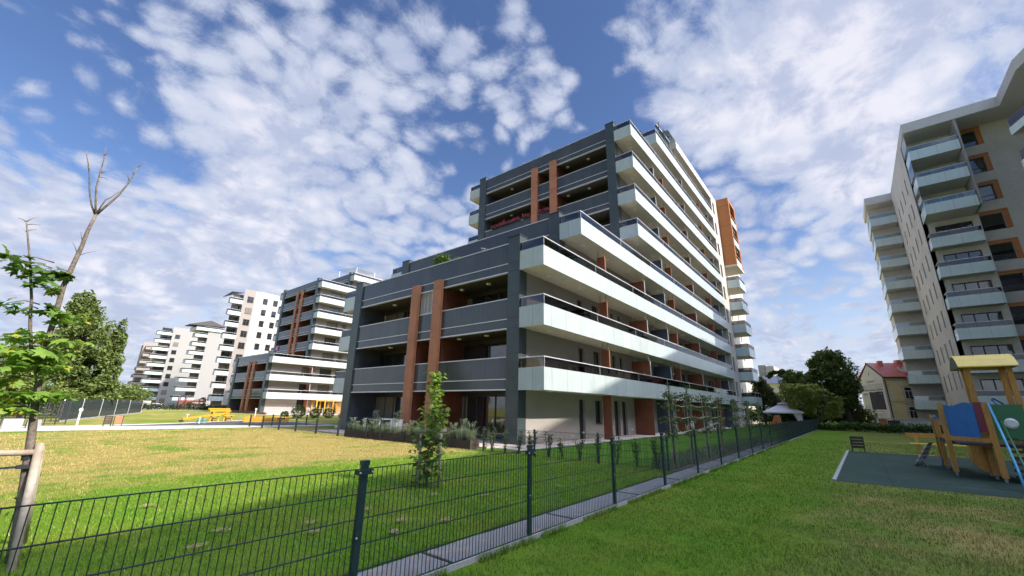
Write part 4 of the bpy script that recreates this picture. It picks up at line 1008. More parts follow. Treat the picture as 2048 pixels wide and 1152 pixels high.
# ------------------------------------------------------------------ young hedge plants behind the cross fence
def young(x, y, h, seed, name='young_shrub', n=260, size=.07, m='shrub', spread=.16):
    r = random.Random(seed); a = MB(); t = MB()
    for k in range(r.randint(3, 5)):
        ang = r.uniform(0, 2*PI); e_ = Vector((x+math.cos(ang)*spread*r.uniform(.4,1.2), y+math.sin(ang)*spread*r.uniform(.4,1.2), h*r.uniform(.7, 1.05)))
        md = Vector((x+math.cos(ang)*spread*.5, y+math.sin(ang)*spread*.5, h*.45))
        t.tube([(x, y, -.03), md, e_], [.014,.011,.005], 5)
        for i in range(n//4):
            q = r.random(); p = (md.lerp(e_, (q-.3)/.7) if q > .3 else Vector((x, y, 0)).lerp(md, q/.3))+Vector((r.gauss(0,.035), r.gauss(0,.035), r.gauss(0,.02)))
            s = size*r.uniform(.6, 1.3); u = Vector((r.gauss(0,1), r.gauss(0,1), r.gauss(.4,.6))).normalized(); v = u.cross(Vector((r.gauss(0,1), r.gauss(0,1), 1))).normalized()
            a.add([p, p+u*s*.5+v*s*.22, p+u*s, p+u*s*.5-v*s*.22], [(0,1,2,3)])
    return a, t
SHY = [(12.62,11.1),(12.66,10.5),(12.72,9.9),(12.6,9.2),(12.68,8.55),(12.62,7.95),(12.66,7.3),(12.6,6.65),(12.66,6.0),(12.62,5.35),(12.66,4.75),(12.9,11.7)]
ordn = ['farthest','second farthest','third farthest','fourth farthest','fifth farthest','sixth farthest','sixth nearest','fifth nearest','fourth nearest','third nearest','second nearest','nearest']
for i, (x, y) in enumerate(sorted(SHY, key=lambda q: -q[1])):
    a, t = young(x, y, U(.62, .92), 70+i)
    rt = empty('young_shrub', (x, y, 0), 'young shrub behind the cross fence, '+ordn[i]+' of its row from the camera', 'shrub', 'young shrubs along the cross fence')
    a.build('foliage', 'shrub', rt); t.build('stem', 'bark_d', rt)

# ------------------------------------------------------------------ trained trees tied to bamboo along the long fence
TX = [(12.95,4.35),(14.6,4.32),(16.5,4.35),(18.4,4.3),(21.6,4.4),(24.6,4.4),(27.6,4.4)]
lab = ['nearest','second','third','fourth','fifth','sixth','farthest']
for i, (x, y) in enumerate(TX):
    rt = empty('trellised_tree', (x, y, 0), lab[i]+' trained tree on bamboo canes behind the long fence, counted from the camera', 'tree', 'trained trees along the fence')
    r = random.Random(90+i); t = MB(); a = MB(); t.tube([(x,y,-.05),(x+r.gauss(0,.02),y,1.0),(x,y,2.4 if i < 2 else 2.1)], [.035,.024,.006], 7)
    H = 2.05
    for z in (.95, 1.3, 1.7, 2.0):
        for sx in (-1, 1):
            e_ = Vector((x+sx*r.uniform(.30,.46), y+r.gauss(0,.05), z+r.uniform(0,.08))); t.tube([(x, y, z-.08), e_], [.012,.005], 5)
            for k in range(125):
                p = Vector((x, y, z-.03)).lerp(e_, r.random()**.6)+Vector((r.gauss(0,.05), r.gauss(0,.09), r.gauss(0,.055)))
                s = .085*r.uniform(.6,1.2); u = Vector((r.gauss(0,1), r.gauss(0,1), r.gauss(.2,.6))).normalized(); v = u.cross(Vector((r.gauss(0,1), r.gauss(0,1), 1))).normalized()
                a.add([p, p+u*s*.5+v*s*.25, p+u*s, p+u*s*.5-v*s*.25], [(0,1,2,3)])
    for k in range(90):
        p = Vector((x+r.gauss(0,.03), y+r.gauss(0,.03), r.uniform(2.0, 2.42 if i < 2 else 2.15))); s = .06; u = Vector((r.gauss(0,1), r.gauss(0,1), .6)).normalized(); v = u.cross(Vector((r.gauss(0,1), r.gauss(0,1), 1))).normalized()
        a.add([p, p+u*s*.5+v*s*.22, p+u*s, p+u*s*.5-v*s*.22], [(0,1,2,3)])
    a.build('foliage', 'shrub', rt); t.build('trunk', 'bark_d', rt)
tr = empty('bamboo_trellis', (19, 4.4, 0), 'long bamboo cane trellis tying the trained trees together behind the fence', 'trellis')
for i, (x, y) in enumerate(TX):
    for dx in (-.22, .2): MB().tube([(x+dx, y-.03, -.05), (x+dx-.03, y-.03, 2.18)], .013, 6).build('cane', 'wood_p', tr)
for (a, b) in zip(TX, TX[1:4]):
    for z in (1.02, 1.42, 1.78, 2.06): MB().tube([(a[0]+.1, a[1]-.06, z+.02), ((a[0]+b[0])/2, a[1]-.06, z-.04), (b[0]-.1, b[1]-.06, z)], .012, 6).build('crosscane', 'wood_p', tr)
MB().tube([(16.5,4.3,1.05),(19.2,4.3,1.35)], .012, 6).build('crosscane', 'wood_p', tr)
MB().tube([(14.6,4.3,.95),(18.4,4.3,1.2)], .012, 6).build('crosscane', 'wood_p', tr)
# dry undergrowth under them
a = MB(); r = random.Random(5)
for k in range(2600):
    x = 12.8+16*r.random()**1.3; y = 4.55+r.uniform(-.25,.5); h = r.uniform(.1,.45); q = Vector((r.gauss(0,.05), r.gauss(0,.05), h)); w_ = Vector((r.gauss(0,1), r.gauss(0,1), 0)).normalized()*.012
    p = Vector((x, y, 0)); a.add([p-w_, p+w_, p+q], [(0,1,2)])
tag(a.build('rough_grass', 'rgrass'), 'rough dry grass under the trained trees', 'grass', kind='stuff')
struct(MB().box(12.5, 30, 4.12, 4.75, -.05, .012), 'planting_bed', 'soil')

# ------------------------------------------------------------------ planter with ornamental grasses, furniture by the dark facade
pb = empty('planter_box', (12.8, 17, 0), 'long dark timber planter box in front of the dark facade', 'planter')
for (y0, y1) in ((12.2,14.1),(14.15,16.4),(16.45,18.9),(18.95,21.6)):
    b = MB()
    for z in (.0, .115, .23):
        b.box(12.55, 12.58, y0, y1, z, z+.108); b.box(13.05, 13.08, y0, y1, z, z+.108); b.box(12.582, 13.048, y0, y0+.03, z, z+.108); b.box(12.582, 13.048, y1-.03, y1, z, z+.108)
    bo = b.build('timber_box', 'wood_d', pb); MB().box(12.59, 13.04, y0+.04, y1-.04, .0, .29).build('soil', 'soil', bo)
gi = 0; glab = 'abcdefghijklmnop'
yv = [12.45,12.95,13.5,14.05,14.6,15.15,15.75,16.3,16.9,17.5,18.15,18.8,19.5,20.2,20.9,21.35]
pos_ = ['first','second','third','fourth','fifth','sixth','seventh','eighth','ninth','tenth','eleventh','twelfth','thirteenth','fourteenth','fifteenth','leftmost']
for i, y in enumerate(yv):
    r = random.Random(120+i); a = MB(); x = 12.82+r.uniform(-.06,.06); H = r.uniform(.35,.7) if y > 13.4 else r.uniform(.6,.8)
    for k in range(260):
        ang = r.uniform(0, 2*PI); l = H*r.uniform(.4, 1.15); o = Vector((math.cos(ang), math.sin(ang), 0)); p = Vector((x, y, .28))+o*r.uniform(0,.2)
        w_ = Vector((-o.y, o.x, 0))*.008; b1 = p+o*l*.12+Vector((0,0,l*.6)); b2 = p+o*l*r.uniform(.3,1.0)+Vector((r.gauss(0,.06),r.gauss(0,.06),l*r.uniform(.35,.95)))
        a.add([p-w_, p+w_, b1+w_*.9, b1-w_*.9, b2], [(0,1,2,3),(3,2,4)])
    for k in range(9):
        ang = r.uniform(0, 2*PI); o = Vector((math.cos(ang), math.sin(ang), 0)); l = H*1.2; b2 = Vector((x, y, .28))+o*.25*l+Vector((0,0,l))
        a.bar((x, y, .3), b2, .006)
        for q in range(14):
            p = b2-o*.01*q-Vector((0,0,.014*q)); a.add([p, p+Vector((r.gauss(0,.03), r.gauss(0,.03), .03)), p+Vector((r.gauss(0,.03), r.gauss(0,.03), -.02))], [(0,1,2)])
    tag(a.build('ornamental_grass', 'rgrass'), 'silvery ornamental grass tuft in the timber planter, '+pos_[i]+' from the building corner', 'grass tuft', 'ornamental grasses in the planter')
gt = MB()
for (y0, y1) in ((18.2, 19.4),):
    gt.bar((12.45,y0,0),(12.45,y0,.98),.05); gt.bar((12.45,y1,0),(12.45,y1,.98),.05); gt.bar((12.45,y0,.98),(12.45,y1,.98),.05)
tag(gt.build('metal_frame', 'metal_dk'), 'small dark metal gate frame standing before the planter', 'frame')
tb = empty('garden_table', (14.2, 21.0, 0), 'white garden table on the terrace behind the planter, left end', 'table')
MB().box(13.75, 14.65, 20.3, 21.8, .86, .92).build('tabletop', 'whiteplastic', tb)
for (x, y) in ((13.82,20.37),(14.58,20.37),(13.82,21.73),(14.58,21.73)): MB().box(x-.04, x+.04, y-.04, y+.04, .05, .858).build('leg', 'whiteplastic', tb)
sc2 = MB().tube([(14.3,19.4,.05),(14.3,19.4,.8),(14.3,19.4,.92)], [.2,.28,.32], 14); tag(sc2.build('white_pot', 'whiteplastic'), 'tall white plant pot next to the garden table', 'pot')
for i, (x, y) in enumerate([(14.1,21.2),(14.3,19.4)]):
    a = leafcloud([(x, y, [1.15,1.15][i], .22, .22, .25)], 320, .09, 140+i, gap=0, shell=.1).build('potted_plant', 'rgrass'); tag(a, ['dry plant standing on the white garden table', 'dry plant in the tall white pot'][i], 'plant')
# white tarpaulin bundle
bg = MB(); bl = leafcloud([(0,0,0,1,1,1)], 0, 1)
def blob(c, rx, ry, rz, nu=14, nv=8, seed=0, amp=.18):
    m_ = MB()
    for j in range(nv+1):
        for i in range(nu):
            th = PI*j/nv; ph = 2*PI*i/nu; d = Vector((math.sin(th)*math.cos(ph), math.sin(th)*math.sin(ph), math.cos(th)))
            k = 1+amp*noise.noise(d*2.3+Vector((seed,0,0)))*2; m_.v.append((c[0]+d.x*rx*k, c[1]+d.y*ry*k, max(.0, c[2]+d.z*rz*k)))
    for j in range(nv):
        for i in range(nu): m_.f.append((j*nu+i, (j+1)*nu+i, (j+1)*nu+(i+1) % nu, j*nu+(i+1) % nu)); m_.m.append(0)
    return m_
tag(blob((15.9,27.6,.14), .42, .75, .2, seed=3).build('tarpaulin_bundle', 'whiteplastic', smooth=True), 'crumpled white tarpaulin bundle lying behind the low fence at the left pillar', 'tarpaulin')
# lounge chair and odds on the side terrace
lc = empty('deck_chair', (33.6, 11.3, 0), 'dark folding deck chair against the slate blue partition', 'chair')
MB().hexa([(33.3,11.0,.35),(33.9,11.0,.35),(33.9,11.7,.35),(33.3,11.7,.35),(33.3,11.0,.39),(33.9,11.0,.39),(33.9,11.7,.39),(33.3,11.7,.39)]).build('seat', 'metal_dk', lc)
MB().bar((33.35,11.35,.38),(33.0,11.35,1.05),.6,.03, up=(0,1,0)).build('backrest', 'metal_dk', lc)
for (x, y) in ((33.32,11.05),(33.88,11.05),(33.32,11.65),(33.88,11.65)): MB().bar((x,y,.03),(x,y,.349),.03).build('leg', 'metal_dk', lc)
for i, (x, y) in enumerate([(38.0,11.2),(43.5,11.1)]):
    c_ = empty('garden_chair', (x, y, 0), ['white plastic garden chair on the terrace seen between the trained trees', 'white plastic garden chair farther along the side terrace'][i], 'chair', 'white terrace chairs')
    MB().box(x-.22, x+.22, y-.22, y+.22, .42, .45).build('seat', 'whiteplastic', c_); MB().box(x+.18, x+.22, y-.22, y+.22, .452, .88).build('backrest', 'whiteplastic', c_)
    for (a, b) in ((-.2,-.2),(.2,-.2),(-.2,.2),(.2,.2)): MB().box(x+a-.02, x+a+.02, y+b-.02, y+b+.02, .03, .418).build('leg', 'whiteplastic', c_)
for i, (x, z) in enumerate([(21.15,.34),(20.0,.18),(27.7,.32)]):
    k = MB().box(x-.05, x+.05, 11.9, 11.995, z, z+.09); tag(k.build('wall_light', 'lampglass'), ['small square wall light beside the ground floor door', 'small square wall light low on the sunlit wall', 'small square wall light right of the paired tall windows'][i], 'light')

# flowers, shrub, bird, cloth on the building
def flowerbox(x, y0, y1, z, n, label, seed):
    rt = empty('flower_box', (x, (y0+y1)/2, z), label, 'flower box', 'flower boxes on the balcony rail')
    MB().box(x-.09, x+.09, y0, y1, z, z+.14).build('trough', 'metal_dk', rt)
    r = random.Random(seed); a = MB(); b = MB()
    for k in range(n):
        p = Vector((x-.02+r.gauss(0,.10), r.uniform(y0, y1), z+.12+r.gauss(.06,.09))); s = r.uniform(.04,.08); u = Vector((r.gauss(0,1), r.gauss(0,1), r.gauss(0,1))).normalized(); v = u.cross(Vector((r.gauss(0,1), r.gauss(0,1), 1))).normalized()
        (a if r.random() < .72 else b).add([p-u*s, p+v*s, p+u*s, p-v*s], [(0,1,2,3)])
    a.build('petals', 'flower', rt); b.build('leaves', 'box_leaf', rt)
zz = sn(6)+1.55-.05
flowerbox(27.62, 21.6, 25.2, zz, 620, 'flower box with magenta flowers at the left end of the high balcony', 151)
flowerbox(27.62, 20.45, 21.3, zz, 230, 'short flower box with magenta flowers just left of the left brown fin', 152)
flowerbox(27.62, 18.35, 19.5, zz, 230, 'flower box with magenta flowers between the two brown fins', 153)
tsx = leafcloud([(16.3,19.0,10.3,.5,.65,.68),(16.3,17.6,10.1,.4,1.0,.32)], 3200, .12, 155, gap=.1).build('terrace_shrub', 'box_leaf'); tag(tsx, 'green shrub showing above the parapet of the lower roof terrace', 'shrub')
pg = blob((15.4,14.6,sn(3)+1.72), .07, .15, .075, 12, 8, 2, .05); pg.tube([(15.4,14.70,sn(3)+1.76),(15.4,14.77,sn(3)+1.84)], [.05,.035], 8); pg.bar((15.4,14.5,sn(3)+1.72),(15.4,14.3,sn(3)+1.66),.06,.02); pg.bar((15.38,14.6,sn(3)+1.60),(15.38,14.6,sn(3)+1.68),.012)
tag(pg.build('pigeon', 'pigeon', smooth=True), 'grey pigeon sitting on the lower terrace parapet', 'bird')
cl = MB().box(34.66, 34.70, 88.2, 89.3, sn(4)+.75, sn(4)+1.62); tag(cl.build('hanging_cloth', 'pink'), 'pink cloth hung over a parapet of the second dark building', 'cloth')
ppot = leafcloud([(16.4,11.3,sn(3)+1.05,.4,.25,.25)], 400, .1, 157, gap=0).build('balcony_plant', 'shrub'); tag(ppot, 'leafy plant behind the smoked glass at the corner of the third balcony', 'plant')

# ------------------------------------------------------------------ right playground
pgr = empty('climbing_frame', (18.2, -3.1, 0), 'wooden climbing tower with yellow roof, blue and maroon panels on green rubber', 'play tower')
def wpost(x, y, z0, z1, w=.11, m='wood_y', nm='post'): return MB().box(x-w/2, x+w/2, y-w/2, y+w/2, z0, z1).build(nm, m, pgr)
for (x, y, h) in ((17.73,-1.9,1.96),(20.52,-1.95,1.64),(16.8,-2.66,1.97),(19.6,-1.93,1.5),(17.5,-2.62,2.97),(18.25,-2.66,2.97),(17.5,-3.42,2.97),(18.25,-3.42,2.97),(16.75,-3.6,2.0),(20.3,-2.7,1.5),(21.3,-2.75,1.1)): 
    wpost(x, y, .10, h); MB().box(x-.012, x+.012, y-.03, y+.03, -.02, .10).build('post_shoe', 'concrete', pgr)
for (x, y) in ((18.05,-2.72),(18.35,-2.73),(19.0,-2.74),(19.4,-2.74),(19.9,-2.72)): wpost(x, y, .04, .95, .10)
def strut(a, b, w, h, m, nm): return MB().bar(a, b, w, h).build(nm, m, pgr)
strut((17.73,-1.9,1.0), (16.8,-2.66,1.0), .05, .09, 'wood_y', 'beam'); strut((17.73,-1.9,.9), (19.6,-1.93,.9), .06, .1, 'wood_d', 'beam'); strut((19.6,-1.93,.9), (20.52,-1.95,.9), .06, .1, 'wood_d', 'beam')
# panels: blue, maroon, green with a bubble window
def panel(a, b, z0, z1, m, nm, t=.02, notch=0):
    a = Vector((*a, 0)); b = Vector((*b, 0)); d = (b-a).normalized(); n = Vector((-d.y, d.x, 0))*t; mb = MB()
    K = 10; L = (b-a).length; prof = [z1-.05*math.sin(PI*(i/K)*2)*notch for i in range(K+1)]
    for i in range(K):
        p = a+d*L*i/K; q = a+d*L*(i+1)/K
        mb.hexa([(p.x,p.y,z0),(q.x,q.y,z0),(q.x+n.x,q.y+n.y,z0),(p.x+n.x,p.y+n.y,z0),(p.x,p.y,prof[i]),(q.x,q.y,prof[i+1]),(q.x+n.x,q.y+n.y,prof[i+1]),(p.x+n.x,p.y+n.y,prof[i])])
    return mb.build(nm, m, pgr)
panel((17.66,-1.96), (17.03,-2.47), 1.06, 1.93, 'blue', 'blue_panel', notch=1)
panel((20.45,-1.95), (19.7,-1.93), 1.0, 1.58, 'blue', 'blue_panel', notch=1)
panel((17.02,-2.48), (16.86,-2.61), 1.20, 1.98, 'maroon', 'maroon_panel')
panel((16.76,-2.72), (16.72,-3.3), 1.05, 1.92, 'green_p', 'green_panel')
panel((17.55,-3.5), (18.5,-3.6), 1.3, 2.0, 'red', 'red_panel')
gl = MB(); 
for k in range(1): gl.tube([(16.70,-3.02,1.45),(16.67,-3.02,1.45)], [.13,.09], 18)
gl.build('bubble_window', 'lampglass', pgr)
MB().box(16.8, 18.7, -3.6, -2.0, .86, .92).build('deck', 'wood_d', pgr); MB().box(18.7, 20.5, -2.7, -1.98, .80, .86).build('bridge_deck', 'wood_d', pgr)
# barrel roof
rb = MB(); x0, x1 = 17.35, 18.85
pr_ = [(-2.42,2.93),(-2.62,3.13),(-2.9,3.29),(-3.05,3.31),(-3.3,3.24),(-3.6,3.06),(-3.80,2.88)]
rb2 = []
A_ = [(17.28,-2.42),(17.2,-3.72)]; B_ = [(18.95,-2.5),(18.9,-3.85)]
def rp(u, v):   # u along the ridge direction (roughly y), v across
    return None
# ridge runs from the near left to the right as seen in the picture (along -y); it slopes down towards the camera and away
K = 6
for i in range(K):
    def prof(t):
        xx = 17.15+1.35*t; zz = 2.93+.36*math.sin(PI*t)**.8 if 0 < t < 1 else 2.93
        return xx, zz
    (xa, za), (xb, zb) = prof(i/K), prof((i+1)/K)
    rb.hexa([(xa,-2.42,za),(xb,-2.42,zb),(xb,-3.56,zb),(xa,-3.56,za),(xa,-2.42,za+.03),(xb,-2.42,zb+.03),(xb,-3.56,zb+.03),(xa,-3.56,za+.03)][::1])
rbo = rb.build('roof', 'yellow', pgr)
for y in (-2.46, -3.54):
    pts = [(17.15+1.35*t/6, y, 2.93+(.36*math.sin(PI*t/6)**.8 if 0 < t < 6 else 0)-.01) for t in range(7)]
    g2 = MB(); g2.v = list(pts)+[(p[0], p[1]+.03, p[2]) for p in pts]
    g2.f = [tuple(range(7)), tuple(range(13, 6, -1))]+[(i, 7+i, 7+(i+1) % 7, (i+1) % 7) for i in range(7)]; g2.m = [0]*9
    g2.build('roof_gable', 'metal_dk', rbo)
# climbing ramp at the near left foot
MB().hexa([(19.60,-1.15,.02),(19.95,-1.35,.02),(20.45,-1.72,.66),(20.12,-1.6,.66),(19.56,-1.20,.10),(19.92,-1.42,.10),(20.42,-1.80,.74),(20.08,-1.66,.74)]).build('ramp', 'concrete', pgr)
for k in range(4):
    t = .15+.22*k; x = 19.60+.5*t; y = -1.2-.42*t; MB().bar((x, y, .10+.62*t), (x+.33, y-.2, .12+.62*t), .05, .03).build('grip', 'metal', pgr)
MB().bar((20.0,-1.5,0),(19.8,-1.35,.3),.05).build('ramp_leg', 'metal', pgr)
# sloping tubes and the dark ladder side on the right
MB().tube([(16.72,-2.72,1.95),(15.7,-2.66,1.05),(15.0,-2.60,.45),(14.75,-2.58,.05)], .025, 8).build('slide_pole', 'sky_blue', pgr, smooth=True)
MB().tube([(16.70,-2.85,1.55),(15.75,-2.80,.85),(15.0,-2.75,.25),(14.8,-2.74,.0)], .02, 8).build('slide_pole', 'green_p', pgr, smooth=True)
MB().tube([(17.9,-3.2,1.95),(17.7,-3.0,2.1),(17.3,-2.9,2.05),(17.1,-2.95,1.9)], .02, 8).build('hoop', 'blue', pgr, smooth=True)
for k in range(7): MB().bar((16.75,-2.88,.16+.15*k),(17.3,-4.3,.16+.15*k),.16,.05).build('step', 'wood_d', pgr)
for k in range(3): MB().bar((16.9,-2.95,.25+.3*k),(17.45,-4.3,.25+.3*k),.1,.03).build('step_edge', 'wood_p', pgr)
MB().tube([(19.75,-2.0,.86),(20.05,-1.85,.0)], .015, 6).build('rung_tube', 'blue', pgr)
# yellow bench and slatted board
yb_ = empty('park_bench', (26.6, -2.3, 0), 'yellow wooden bench behind the climbing tower at the edge of the rubber tiles', 'bench')
for z in (.66, .76): MB().box(26.86, 26.90, -4.3, -1.52, z, z+.085).build('backrest', 'wood_y', yb_)
MB().box(26.45, 26.82, -4.2, -1.6, .38, .42).build('seat', 'yellow', yb_)
for y in (-1.85, -3.9):
    MB().box(26.83, 26.91, y-.05, y+.05, 0, .655).build('leg', 'wood_y', yb_); MB().box(26.5, 26.58, y-.05, y+.05, 0, .378).build('leg', 'wood_y', yb_)
def slatted(x, y, rz, w, h, label, m, group):
    rt = empty('slatted_board', (x, y, 0), label, 'slatted board', group)
    for s in (-1, 1): MB().box(x+s*w/2-.02, x+s*w/2+.02, y-.02, y+.02, -.02, h).build('leg', 'metal_dk', rt)
    n = 4; z0 = h*.22; st_ = (h-z0)/n
    for k in range(n): MB().box(x-w/2+.021, x+w/2-.021, y-.015, y+.015, z0+k*st_+.012, z0+(k+1)*st_-.012).build('slat', m, rt)
    rt.rotation_euler = (0, 0, rz); return rt
slatted(25.08, .25, math.radians(-80), .44, .66, 'small dark slatted board on two legs at the corner of the rubber tiles', 'wood_d', None)
slatted(5.45, 38.2, math.radians(25), .42, .66, 'dark slatted board on the left path, left one of the close pair', 'wood_d', 'slatted boards on the path')
slatted(6.0, 38.5, math.radians(0), .42, .66, 'reddish brown slatted board on the left path, right one of the close pair', 'fin', 'slatted boards on the path')

# ------------------------------------------------------------------ gazebo, barbecue, lamp
gz_ = empty('gazebo', (58.8, 6.6, 0), 'lilac grey canvas gazebo with two-tier roof beyond the end of the fence', 'gazebo')
def tent(cx, cy, h, z0, z1, s, seed=0):
    mb = MB(); K = 8
    for side in range(4):
        for j in range(K):
            def P(t, u):   # t 0..1 up, u -1..1 along the side
                r = h*(1-t)+s*t; z = z0+(z1-z0)*t+.015*math.sin(PI*t)
                c = [(u*r, -r), (r, u*r), (-u*r, r), (-r, -u*r)][side]; return (cx+c[0], cy+c[1], z)
            a = j/K; b = (j+1)/K
            mb.add([P(a,-1), P(a,1), P(b,1), P(b,-1)], [(0,1,2,3)])
    return mb
t_ = tent(58.8, 6.6, 1.95, 1.72, 2.55, .5); 
for (a, b) in (((-1,-1),(1,-1)),((1,-1),(1,1)),((1,1),(-1,1)),((-1,1),(-1,-1))):
    p = [(58.8+a[0]*1.95, 6.6+a[1]*1.95), (58.8+b[0]*1.95, 6.6+b[1]*1.95)]
    t_.add([(p[0][0],p[0][1],1.58),(p[1][0],p[1][1],1.58),(p[1][0],p[1][1],1.72),(p[0][0],p[0][1],1.72)], [(0,1,2,3)])
t_.build('canopy', 'canvas', gz_)
tent(58.8, 6.6, .68, 2.58, 2.92, .02).build('canopy_vent', 'canvas', gz_)
for (a, b) in ((-1,-1),(1,-1),(1,1),(-1,1)): MB().bar((58.8+a*1.8, 6.6+b*1.8, 0), (58.8+a*1.8, 6.6+b*1.8, 1.7), .07).build('pole', 'metal_dk', gz_)
cu = MB(); K = 10
for i in range(K):
    a = i/K; b = (i+1)/K
    def Q(t, z): return (57.02+.25*math.sin(t*9)*.2, 4.85+(.25+.75*(z/1.7)**1.4)*t*.9, z)
    for z0, z1 in ((.0,.5),(.5,1.0),(1.0,1.65)): cu.add([Q(a,z0), Q(b,z0), Q(b,z1), Q(a,z1)], [(0,1,2,3)])
cu.build('curtain', 'canvas', gz_)
bq = empty('brick_barbecue', (55.6, 7.15, 0), 'orange brick barbecue with a tapering chimney left of the gazebo', 'barbecue')
MB().hexa([(55.3,6.7,.0),(56.0,6.7,.0),(56.0,7.75,.0),(55.3,7.75,.0),(55.3,6.7,.55),(56.0,6.7,.55),(56.0,7.75,.55),(55.3,7.75,.55)]).build('base', 'brick', bq)
MB().hexa([(55.3,6.72,.552),(55.9,6.72,.552),(55.9,7.6,.552),(55.3,7.6,.552),(55.35,6.82,1.38),(55.8,6.82,1.38),(55.8,7.28,1.38),(55.35,7.28,1.38)]).build('chimney', 'brick', bq)
lp = empty('street_lamp', (60.5, 2.62, 0), 'slim pale lamp post with two small heads before the yellow green tree', 'street lamp')
MB().tube([(60.5,2.62,0),(60.5,2.70,5.15)], [.07,.045], 10).build('pole', 'metal', lp)
for s in (-1, 1): MB().tube([(60.5,2.70,5.05),(60.5,2.70+s*.2,5.2)], .02, 6).tube([(60.5,2.70+s*.22,5.14),(60.5,2.70+s*.22,5.3)], [.13,.1], 10).build('lamp_head', 'lampglass', lp)
def bollard(x, y, label):
    rt = empty('bollard_light', (x, y, 0), label, 'bollard light', 'white bollard lights')
    MB().tube([(x,y,0),(x,y,.88)], .055, 12).build('stem', 'whiteplastic', rt); MB().tube([(x,y,.9),(x,y,1.0),(x,y,1.07),(x,y,1.1)], [.10,.11,.09,.03], 12).build('lamp_head', 'lampglass', rt)
bollard(4.33, 40.8, 'white bollard light on the grass left of the slatted boards')
bollard(19.0, 51.2, 'white bollard light behind the yellow sand box')
k = MB().box(1.0, 1.75, 36.9, 38.0, 0, .52); tag(k.build('concrete_block', 'concrete'), 'large pale concrete block at the left end of the path, left one', 'block', 'concrete blocks by the path')
k = MB().box(1.9, 2.45, 36.9, 37.9, 0, .46); tag(k.build('concrete_block', 'slab'), 'darker grey concrete block beside the larger pale one', 'block', 'concrete blocks by the path')

# seesaw, picnic table, sand box on the dark play surface
ss = empty('seesaw', (11.1, 39.7, 0), 'yellow seesaw beam on light blue supports on the dark play surface', 'seesaw')
MB().bar((9.75,39.75,.38),(13.3,41.4,.80),.16,.13).build('beam', 'bright_y', ss)
for dx, dy in ((-.22,-.12),(.22,.1)):
    for q in (-.16,.16): MB().bar((11.15+dx+q*.4, 40.4+dy-q, 0),(11.15+dx*.6, 40.4+dy, .52),.05).build('support', 'sky_blue', ss)
MB().bar((10.85,40.25,.3),(11.45,40.55,.3),.05).build('support_bar', 'sky_blue', ss)
MB().tube([(9.72,39.72,.30),(9.72,39.72,.18)], [.16,.14], 12).build('bumper', 'metal_dk', ss)
MB().bar((10.1,39.95,.45),(10.1,39.95,.72),.03).bar((9.98,39.9,.70),(10.22,40.0,.70),.04).build('handle', 'whiteplastic', ss)
pt = empty('picnic_table', (13.8, 45.0, 0), 'bright yellow picnic table with two benches at the end of the seesaw', 'picnic table')
for z, y in ((.84,45.35),(1.0,45.7)): MB().box(13.0, 14.7, y-.1, y+.1, z, z+.12).build('tabletop', 'bright_y', pt)
for cx in (13.35, 14.4):
    MB().box(cx-.42, cx+.4, 44.6, 45.0, .46, .54).build('seat', 'bright_y', pt)
    for s in (-.33, .33): MB().bar((cx+s, 44.8, .0), (cx+s*.8, 44.8, .46), .1).build('leg', 'bright_y', pt)
    MB().box(cx-.3, cx+.2, 44.78, 44.82, .2, .28).build('brace', 'wood_d', pt)
    MB().box(cx-.05, cx+.05, 45.2, 45.75, .0, .84).build('leg', 'bright_y', pt)
sb = empty('sand_box', (17, 41.5, 0), 'low orange yellow timber sand box behind the low dark fence', 'sand box')
for (a, b) in (((14.86,42.3),(18.2,41.25)),((14.86,42.3),(15.9,44.8)),((15.9,44.8),(19.2,43.8)),((18.2,41.25),(19.2,43.8))): MB().bar((*a,.2),(*b,.2),.12,.40).build('edge_board', 'bright_y', sb)
MB().prism([(14.95,42.36),(18.1,41.35),(19.1,43.7),(15.95,44.7)], 0, .12).build('sand', 'straw', sb)
sr = empty('spring_rocker', (17.1, 40.2, 0), 'small dark spring rocker in front of the sand box', 'rocker')
MB().tube([(17.1,40.2,0),(17.1,40.2,.25)], .05, 8).build('spring', 'metal_dk', sr); MB().bar((16.8,40.25,.34),(17.4,40.1,.34),.08,.1).bar((17.3,40.12,.38),(17.35,40.1,.62),.05).build('seat', 'wood_d', sr)
# second building's garden: low red edging, yellow pergola frame, trellis
rw = MB(); 
rw.bar((28.4,96,.18),(28.4,77.5,.18),.25,.36); rw.bar((28.3,77.4,.16),(27.5,70.2,.16),.25,.32)
tag(rw.build('edging_wall', 'red'), 'low dark red edging wall along the front of the second building', 'wall')
yp = empty('garden_pergola', (38, 73.5, 0), 'yellow timber pergola frame at the ground floor of the second building', 'pergola')
for x in (36.7, 38.2, 39.7, 41.4):
    for y in (73.3, 75.0): MB().box(x-.09, x+.09, y-.09, y+.09, 0, 2.2).build('post', 'bright_y', yp)
for y in (73.3, 75.0): MB().box(36.5, 41.6, y-.06, y+.06, 2.2, 2.34).build('beam', 'bright_y', yp)
MB().box(38.25, 39.6, 73.27, 73.33, 1.0, 1.1).build('beam', 'bright_y', yp)
tl = MB(); 
for i in range(9): tl.bar((39.8+.0*i, 73.2-.28*i, .1),(39.8, 71.6-.28*i, 1.9),.025) ; tl.bar((39.8, 71.6-.28*i, .1),(39.8, 73.2-.28*i, 1.9),.025)
for i in range(10): tl.bar((40.2+i*.28,73.1,.1),(41.4+i*.28,73.1,1.9),.03); tl.bar((41.4+i*.28,73.1,.1),(40.2+i*.28,73.1,1.9),.03)
tag(tl.build('lattice_screen', 'wood_y'), 'diagonal wooden lattice screen beside the yellow pergola', 'trellis')
for i in range(5): pass
pf = empty('patio_fence', (27.6, 72, 0), 'thin white framed patio fence before the light wall of the second building', 'fence')
